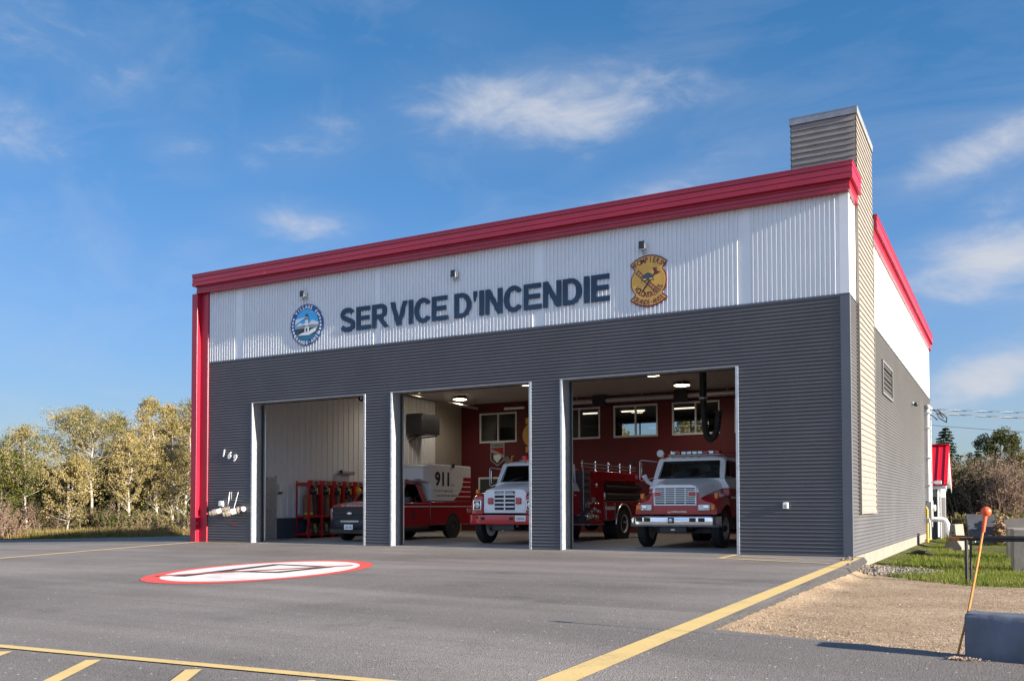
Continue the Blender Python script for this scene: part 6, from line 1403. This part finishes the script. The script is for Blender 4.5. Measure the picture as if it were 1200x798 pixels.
for i, (u, d, h) in enumerate([(20,50,4.6),(52,49,3.6),(95,50,4.2),(124,49,4.6),(160,50,5.0),(190,50,5.2),(218,50,5.4),(245,50,5)]):
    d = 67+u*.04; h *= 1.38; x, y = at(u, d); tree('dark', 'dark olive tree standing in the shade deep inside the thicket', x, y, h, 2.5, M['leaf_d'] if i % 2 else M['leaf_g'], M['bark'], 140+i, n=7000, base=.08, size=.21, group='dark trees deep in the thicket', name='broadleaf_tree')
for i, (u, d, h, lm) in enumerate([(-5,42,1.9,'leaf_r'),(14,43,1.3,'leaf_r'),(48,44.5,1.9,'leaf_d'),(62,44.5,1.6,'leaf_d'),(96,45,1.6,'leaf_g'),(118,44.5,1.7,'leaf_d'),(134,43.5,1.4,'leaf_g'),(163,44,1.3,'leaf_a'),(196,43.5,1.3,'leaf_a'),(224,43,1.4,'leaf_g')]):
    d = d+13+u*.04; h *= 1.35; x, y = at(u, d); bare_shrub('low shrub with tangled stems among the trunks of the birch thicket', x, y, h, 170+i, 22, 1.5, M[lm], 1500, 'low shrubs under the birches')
# right side and behind the station
for i, (u, d, h, r_, lb) in enumerate([(1109,72,8.0,3.0,'dark pointed spruce rising above the red shed roof'),(1094,74,6.6,2.4,'dark spruce half hidden by the rear corner of the station'),(1124,76,5.2,2.2,'low dark spruce at the right foot of the pointed spruce'),(1147,80,6.9,1.6,'small spruce top showing above the russet bushes'),(1136,82,5.2,1.0,'faint small spruce top left of the small spruce above the russet bushes')]):
    x, y = at(u, d); conifer(lb, x, y, h, r_, 200+i, 10000 if i < 2 else 6000, 'conifers behind the shed')
x, y = at(1180, 66); tree('pine', 'tall green tree with open top standing above the russet bushes', x, y, 7.3, 2.1, M['leaf_e'], M['bark'], 220, n=8000, base=.30, size=.15, clumps=60, clr=(.12,.26), name='broadleaf_tree', group='broadleaf trees behind the lawn')
x, y = at(1196, 62); tree('yel', 'yellow green tree at the picture edge beside the tall green tree', x, y, 5.2, 1.7, M['leaf_a'], M['bark'], 221, n=9000, base=.2, size=.16, name='broadleaf_tree', group='broadleaf trees behind the lawn')
for i, (u, d, h, lm, n_) in enumerate([(1122,58,3.7,'leaf_d',6500),(1131,56,3.7,'leaf_d',6500),(1141,58,4.0,'leaf_r',2600),(1150,55,3.7,'leaf_r',2200),(1160,57,4.1,'leaf_r',2400),(1169,54,3.7,'leaf_r',1900),(1179,56,4.0,'leaf_r',2200),(1188,54,3.7,'leaf_r',1900),(1198,56,3.9,'leaf_r',2200),(1209,55,3.8,'leaf_r',2200),(1126,64,4.4,'leaf_r',2400),(1146,64,4.6,'leaf_a',2200),(1166,63,4.6,'leaf_r',2400),(1186,64,4.5,'leaf_r',2400),(1206,64,4.5,'leaf_r',2400),(1112,62,3.8,'leaf_d',5000),(1100,62,3.8,'leaf_d',5000)]):
    x, y = at(u, d); bare_shrub('tall russet thicket shrub with dense pale stems behind the leaning slabs' if lm != 'leaf_d' else 'tall dark green thicket shrub with dense stems beside the shed', x, y, h, 240+i, 30, 1.5, M[lm], n_, 'russet shrubs behind the lawn' if lm != 'leaf_d' else 'dark shrubs beside the shed')
x, y = at(1136, 46); bare_shrub('low yellow green bush directly behind the leaning slabs', x, y, 1.15, 280, 24, .9, M['leaf_a'], 2400)
x, y = at(1194, 44); bare_shrub('low olive bush behind the concrete blocks at the picture edge', x, y, 1.2, 281, 24, 1.6, M['leaf_a'], 2600)
# trees seen through the upper windows, behind the building
for i, (x, y, h) in enumerate([(-24,47,8.2),(-20,50,8.6),(-17.5,46,8.4),(-14.8,44,9.0),(-27,52,9)]):
    tree('far', 'bushy tree behind the station seen only through the upper windows', x, y, h, 1.9, M['leaf_a'], M['bark'], 300+i, n=4500, base=.25, size=.18, group='trees behind the station', name='broadleaf_tree')

# a far wood that reads as one mass round the fields
rs = np.random.RandomState(77); n = 52000; th = rs.uniform(-1.75, 1.45, n); R_ = 190+40*rs.rand(n)+18*np.sin(th*9)
hh = (6.5+2.2*np.sin(th*23)+1.6*np.sin(th*61+1)+1.2*np.sin(th*140))*rs.rand(n)**.75
P_ = np.stack([np.sin(th)*R_, np.cos(th)*R_-10, hh-1.2], 1); a = rs.normal(0,1,(n,3)); a /= np.linalg.norm(a,axis=1)[:,None]; u_ = np.cross(a, rs.normal(0,1,(n,3))); u_ /= np.linalg.norm(u_,axis=1)[:,None]; v_ = np.cross(a,u_); s_ = rs.uniform(.35,.85,n)[:,None]
fw = np_mesh('far_wood', np.stack([P_-u_*s_, P_+v_*s_, P_+u_*s_, P_-v_*s_], 1), 4, [leafmat('far_wood_leaves', [(.05,.05,.025),(.10,.09,.045),(.17,.135,.07)], .05)]); fw['kind'] = 'stuff'; fw['label'] = 'low far wood along the horizon'
# ------------------------------------------------------------------ sky, sun, camera
EL, AZ = math.radians(16.3), math.radians(-2.4)     # the sun stands almost in the plane of the facade, on the +x side
sd = Vector((math.cos(AZ)*math.cos(EL), math.sin(AZ)*math.cos(EL), math.sin(EL)))
sl = bpy.data.lights.new('sun', 'SUN'); sl.energy = SUN_E; sl.angle = math.radians(.53); sl.color = (1,.88,.72)
so = bpy.data.objects.new('sun', sl); COL.objects.link(so); so.rotation_euler = (-sd).to_track_quat('-Z','Y').to_euler(); so.location = (60,-5,30)
wd = bpy.data.worlds.new('World'); scene.world = wd; wd.use_nodes = True; nt = wd.node_tree; L = nt.links; nt.nodes.clear()
out = nn(nt, 'ShaderNodeOutputWorld'); bg = nn(nt, 'ShaderNodeBackground'); bg.inputs['Strength'].default_value = SKY_S; L.new(bg.outputs[0], out.inputs['Surface'])
sk = nn(nt, 'ShaderNodeTexSky'); sk.sky_type = 'NISHITA'; sk.sun_disc = False; sk.sun_elevation = EL; sk.sun_rotation = math.radians(90)-AZ; sk.altitude = 0; sk.air_density = 1.0; sk.dust_density = .35; sk.ozone_density = 2.2
tc_sky = nn(nt, 'ShaderNodeTexCoord'); hs = nn(nt, 'ShaderNodeHueSaturation'); hs.inputs['Saturation'].default_value = SKY_SAT
bw = nn(nt, 'ShaderNodeRGBToBW'); L.new(sk.outputs[0], bw.inputs[0])
kk = nn(nt, 'ShaderNodeMath', operation='MULTIPLY_ADD'); kk.inputs[1].default_value = SKY_K; kk.inputs[2].default_value = 1.0; L.new(bw.outputs[0], kk.inputs[0])
dv = nn(nt, 'ShaderNodeVectorMath', operation='SCALE'); iv = nn(nt, 'ShaderNodeMath', operation='DIVIDE'); iv.inputs[0].default_value = 1.0; L.new(kk.outputs[0], iv.inputs[1])
L.new(sk.outputs[0], dv.inputs[0]); L.new(iv.outputs[0], dv.inputs['Scale'])
sx = nn(nt, 'ShaderNodeSeparateXYZ'); L.new(tc_sky.outputs['Generated'], sx.inputs[0])
ez = nn(nt, 'ShaderNodeMapRange'); ez.interpolation_type = 'SMOOTHSTEP'; ez.inputs['From Max'].default_value = .50; L.new(sx.outputs['Z'], ez.inputs['Value'])
tm = nn(nt, 'ShaderNodeMix', data_type='RGBA'); tm.inputs[6].default_value = (*SKY_LOW,1); tm.inputs[7].default_value = (*SKY_HIGH,1); L.new(ez.outputs[0], tm.inputs[0])
tn = nn(nt, 'ShaderNodeVectorMath', operation='MULTIPLY'); L.new(tm.outputs[2], tn.inputs[1]); L.new(dv.outputs[0], tn.inputs[0]); L.new(tn.outputs[0], hs.inputs['Color'])
tc = nn(nt, 'ShaderNodeTexCoord'); D_ = tc.outputs['Generated']
Rv, Uv, Fv = [Vector(v) for v in CAM_AX]
def cdir(u, v): return (Fv+Rv*((u-600)/1065.8)+Uv*((560.35-v)/1065.8)).normalized()
wn = nn(nt, 'ShaderNodeTexNoise', i_Scale=13.0, i_Detail=9.0, i_Roughness=.60, i_Distortion=.35); wmp = nn(nt, 'ShaderNodeMapping'); wmp.inputs['Scale'].default_value = (.8,.8,1.9); L.new(D_, wmp.inputs['Vector']); L.new(wmp.outputs[0], wn.inputs['Vector'])
wmr = nn(nt, 'ShaderNodeMapRange'); wmr.inputs['From Min'].default_value = .30; wmr.inputs['From Max'].default_value = .72; L.new(wn.outputs['Fac'], wmr.inputs['Value'])
CL = [ # u, v, half width, half height (degrees), tilt, strength
 (640,125,9.5,2.8,.04,.60),(790,215,6.5,1.6,.22,.42),(690,185,3.0,1.2,.5,.20),(1150,178,6.0,1.7,.30,.50),(1160,305,5.0,2.1,.16,.68),(1160,440,4.2,1.8,.30,.72),(1110,470,3.8,1.1,.3,.45),
 (60,45,9,2.8,-.35,.26),(8,155,3.4,2.2,0,.36),(208,172,2.6,1.3,0,.30),(345,262,3.8,1.4,-.08,.44),(255,285,2.8,.9,.1,.14),(375,165,6,2.0,.28,.24),(345,72,3.2,1.0,0,.14),(225,205,2.4,.9,0,.16),(540,30,5,1.6,-.2,.12),(140,460,2.0,.4,-.05,.22),(20,470,3.2,.8,-.1,.22),(1195,230,4,1.5,.3,.25),(110,505,6,1.4,0,.25),(1140,500,5,1.0,0,.25),
 (1500,250,14,5,.1,.5),(-400,300,14,5,.1,.5),(1900,200,14,4,.1,.5)]
acc = None
for u, v, a, b_, tl, s_ in CL:
    c = cdir(u, v); e1 = Vector((0,0,1)).cross(c).normalized()*-1; e2 = c.cross(e1)*-1
    if e2.z < 0: e2 = -e2
    if e1.dot(Rv) < 0: e1 = -e1
    f1 = e1*math.cos(tl)+e2*math.sin(tl); f2 = -e1*math.sin(tl)+e2*math.cos(tl)
    d1 = nn(nt, 'ShaderNodeVectorMath', operation='DOT_PRODUCT'); d1.inputs[1].default_value = f1/math.radians(a); L.new(D_, d1.inputs[0])
    d2 = nn(nt, 'ShaderNodeVectorMath', operation='DOT_PRODUCT'); d2.inputs[1].default_value = f2/math.radians(b_); L.new(D_, d2.inputs[0])
    d3 = nn(nt, 'ShaderNodeVectorMath', operation='DOT_PRODUCT'); d3.inputs[1].default_value = c; L.new(D_, d3.inputs[0])
    p1 = nn(nt, 'ShaderNodeMath', operation='POWER'); p1.inputs[1].default_value = 2; L.new(d1.outputs['Value'], p1.inputs[0])
    p2 = nn(nt, 'ShaderNodeMath', operation='POWER'); p2.inputs[1].default_value = 2; L.new(d2.outputs['Value'], p2.inputs[0])
    ad = nn(nt, 'ShaderNodeMath', operation='ADD'); L.new(p1.outputs[0], ad.inputs[0]); L.new(p2.outputs[0], ad.inputs[1])
    mg = nn(nt, 'ShaderNodeMath', operation='MULTIPLY'); mg.inputs[1].default_value = -1.3; L.new(ad.outputs[0], mg.inputs[0])
    ex = nn(nt, 'ShaderNodeMath', operation='EXPONENT'); L.new(mg.outputs[0], ex.inputs[0])
    gt = nn(nt, 'ShaderNodeMath', operation='GREATER_THAN'); gt.inputs[1].default_value = .5; L.new(d3.outputs['Value'], gt.inputs[0])
    m1 = nn(nt, 'ShaderNodeMath', operation='MULTIPLY'); L.new(ex.outputs[0], m1.inputs[0]); L.new(gt.outputs[0], m1.inputs[1])
    m2 = nn(nt, 'ShaderNodeMath', operation='MULTIPLY'); m2.inputs[1].default_value = min(.8, s_*1.15+.03); L.new(m1.outputs[0], m2.inputs[0])
    if acc is None: acc = m2.outputs[0]
    else:
        am = nn(nt, 'ShaderNodeMath', operation='MAXIMUM'); L.new(acc, am.inputs[0]); L.new(m2.outputs[0], am.inputs[1]); acc = am.outputs[0]
c1_ = nn(nt, 'ShaderNodeMath', operation='MULTIPLY_ADD'); c1_.inputs[1].default_value = .62; L.new(wmr.outputs[0], c1_.inputs[0]); L.new(acc, c1_.inputs[2])
cm = nn(nt, 'ShaderNodeMath', operation='SUBTRACT'); cm.inputs[1].default_value = .46; L.new(c1_.outputs[0], cm.inputs[0])
cs_ = nn(nt, 'ShaderNodeMapRange'); cs_.interpolation_type = 'SMOOTHSTEP'; cs_.inputs['From Max'].default_value = .85; cs_.inputs['To Max'].default_value = .88; L.new(cm.outputs[0], cs_.inputs['Value'])
am2 = nn(nt, 'ShaderNodeMapRange'); am2.inputs['From Min'].default_value = .03; am2.inputs['From Max'].default_value = .26; L.new(acc, am2.inputs['Value'])
cb1 = nn(nt, 'ShaderNodeMath', operation='MULTIPLY', use_clamp=True); L.new(cs_.outputs[0], cb1.inputs[0]); L.new(am2.outputs[0], cb1.inputs[1])
# thin high streaks drawn out along the wind
smp = nn(nt, 'ShaderNodeMapping'); smp.inputs['Rotation'].default_value = (.25,.15,.5); smp.inputs['Scale'].default_value = (3.2,11,15); L.new(D_, smp.inputs['Vector'])
sn = nn(nt, 'ShaderNodeTexNoise', i_Scale=1.0, i_Detail=8.0, i_Roughness=.62, i_Distortion=.6); L.new(smp.outputs[0], sn.inputs['Vector'])
sr = nn(nt, 'ShaderNodeMapRange'); sr.inputs['From Min'].default_value = .48; sr.inputs['From Max'].default_value = .80; sr.inputs['To Max'].default_value = .17; L.new(sn.outputs['Fac'], sr.inputs['Value'])
vl = nn(nt, 'ShaderNodeMath', operation='MULTIPLY'); vl.inputs[1].default_value = .26; L.new(acc, vl.inputs[0])
s1_ = nn(nt, 'ShaderNodeMath', operation='ADD'); L.new(cb1.outputs[0], s1_.inputs[0]); L.new(sr.outputs[0], s1_.inputs[1])
cb2 = nn(nt, 'ShaderNodeMath', operation='ADD', use_clamp=True); L.new(s1_.outputs[0], cb2.inputs[0]); L.new(vl.outputs[0], cb2.inputs[1])
mx = nn(nt, 'ShaderNodeMix', data_type='RGBA'); mx.inputs[7].default_value = CLOUD; L.new(cb2.outputs[0], mx.inputs[0]); L.new(hs.outputs[0], mx.inputs[6]); 
# unseen pale cloud added behind the camera to light the shaded facade
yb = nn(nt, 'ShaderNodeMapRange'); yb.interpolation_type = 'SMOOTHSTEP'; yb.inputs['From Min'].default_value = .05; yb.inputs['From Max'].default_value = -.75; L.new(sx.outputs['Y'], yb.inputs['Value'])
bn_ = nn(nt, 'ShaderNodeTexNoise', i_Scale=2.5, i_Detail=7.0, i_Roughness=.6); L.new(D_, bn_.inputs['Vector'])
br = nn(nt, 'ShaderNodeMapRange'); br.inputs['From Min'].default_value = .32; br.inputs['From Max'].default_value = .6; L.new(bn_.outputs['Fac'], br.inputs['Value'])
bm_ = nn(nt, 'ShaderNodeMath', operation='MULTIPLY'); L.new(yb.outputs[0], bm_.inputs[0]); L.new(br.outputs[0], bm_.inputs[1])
mb_ = nn(nt, 'ShaderNodeMix', data_type='RGBA'); mb_.inputs[7].default_value = BACK_FILL; L.new(bm_.outputs[0], mb_.inputs[0]); L.new(mx.outputs[2], mb_.inputs[6]); L.new(mb_.outputs[2], bg.inputs['Color'])

cd = bpy.data.cameras.new('camera'); co = bpy.data.objects.new('camera', cd); COL.objects.link(co); scene.camera = co
cd.sensor_fit = 'HORIZONTAL'; cd.sensor_width = 36; cd.lens = 1065.8/1200*36; cd.shift_y = (560.353-399)/1200; cd.clip_start = .1; cd.clip_end = 4000
Rm = Matrix((Rv, Uv, -Fv)).transposed().to_4x4(); Rm.translation = Vector((2.9832,-20.5827,1.0893)); co.matrix_world = Rm
vs = scene.view_settings; vs.view_transform = 'Standard'; vs.look = 'None'; vs.gamma = 1; vs.exposure = EXPO
scene.cycles.use_denoising = True; scene.cycles.max_bounces = 8; scene.cycles.transparent_max_bounces = 24; scene.cycles.sample_clamp_indirect = 6
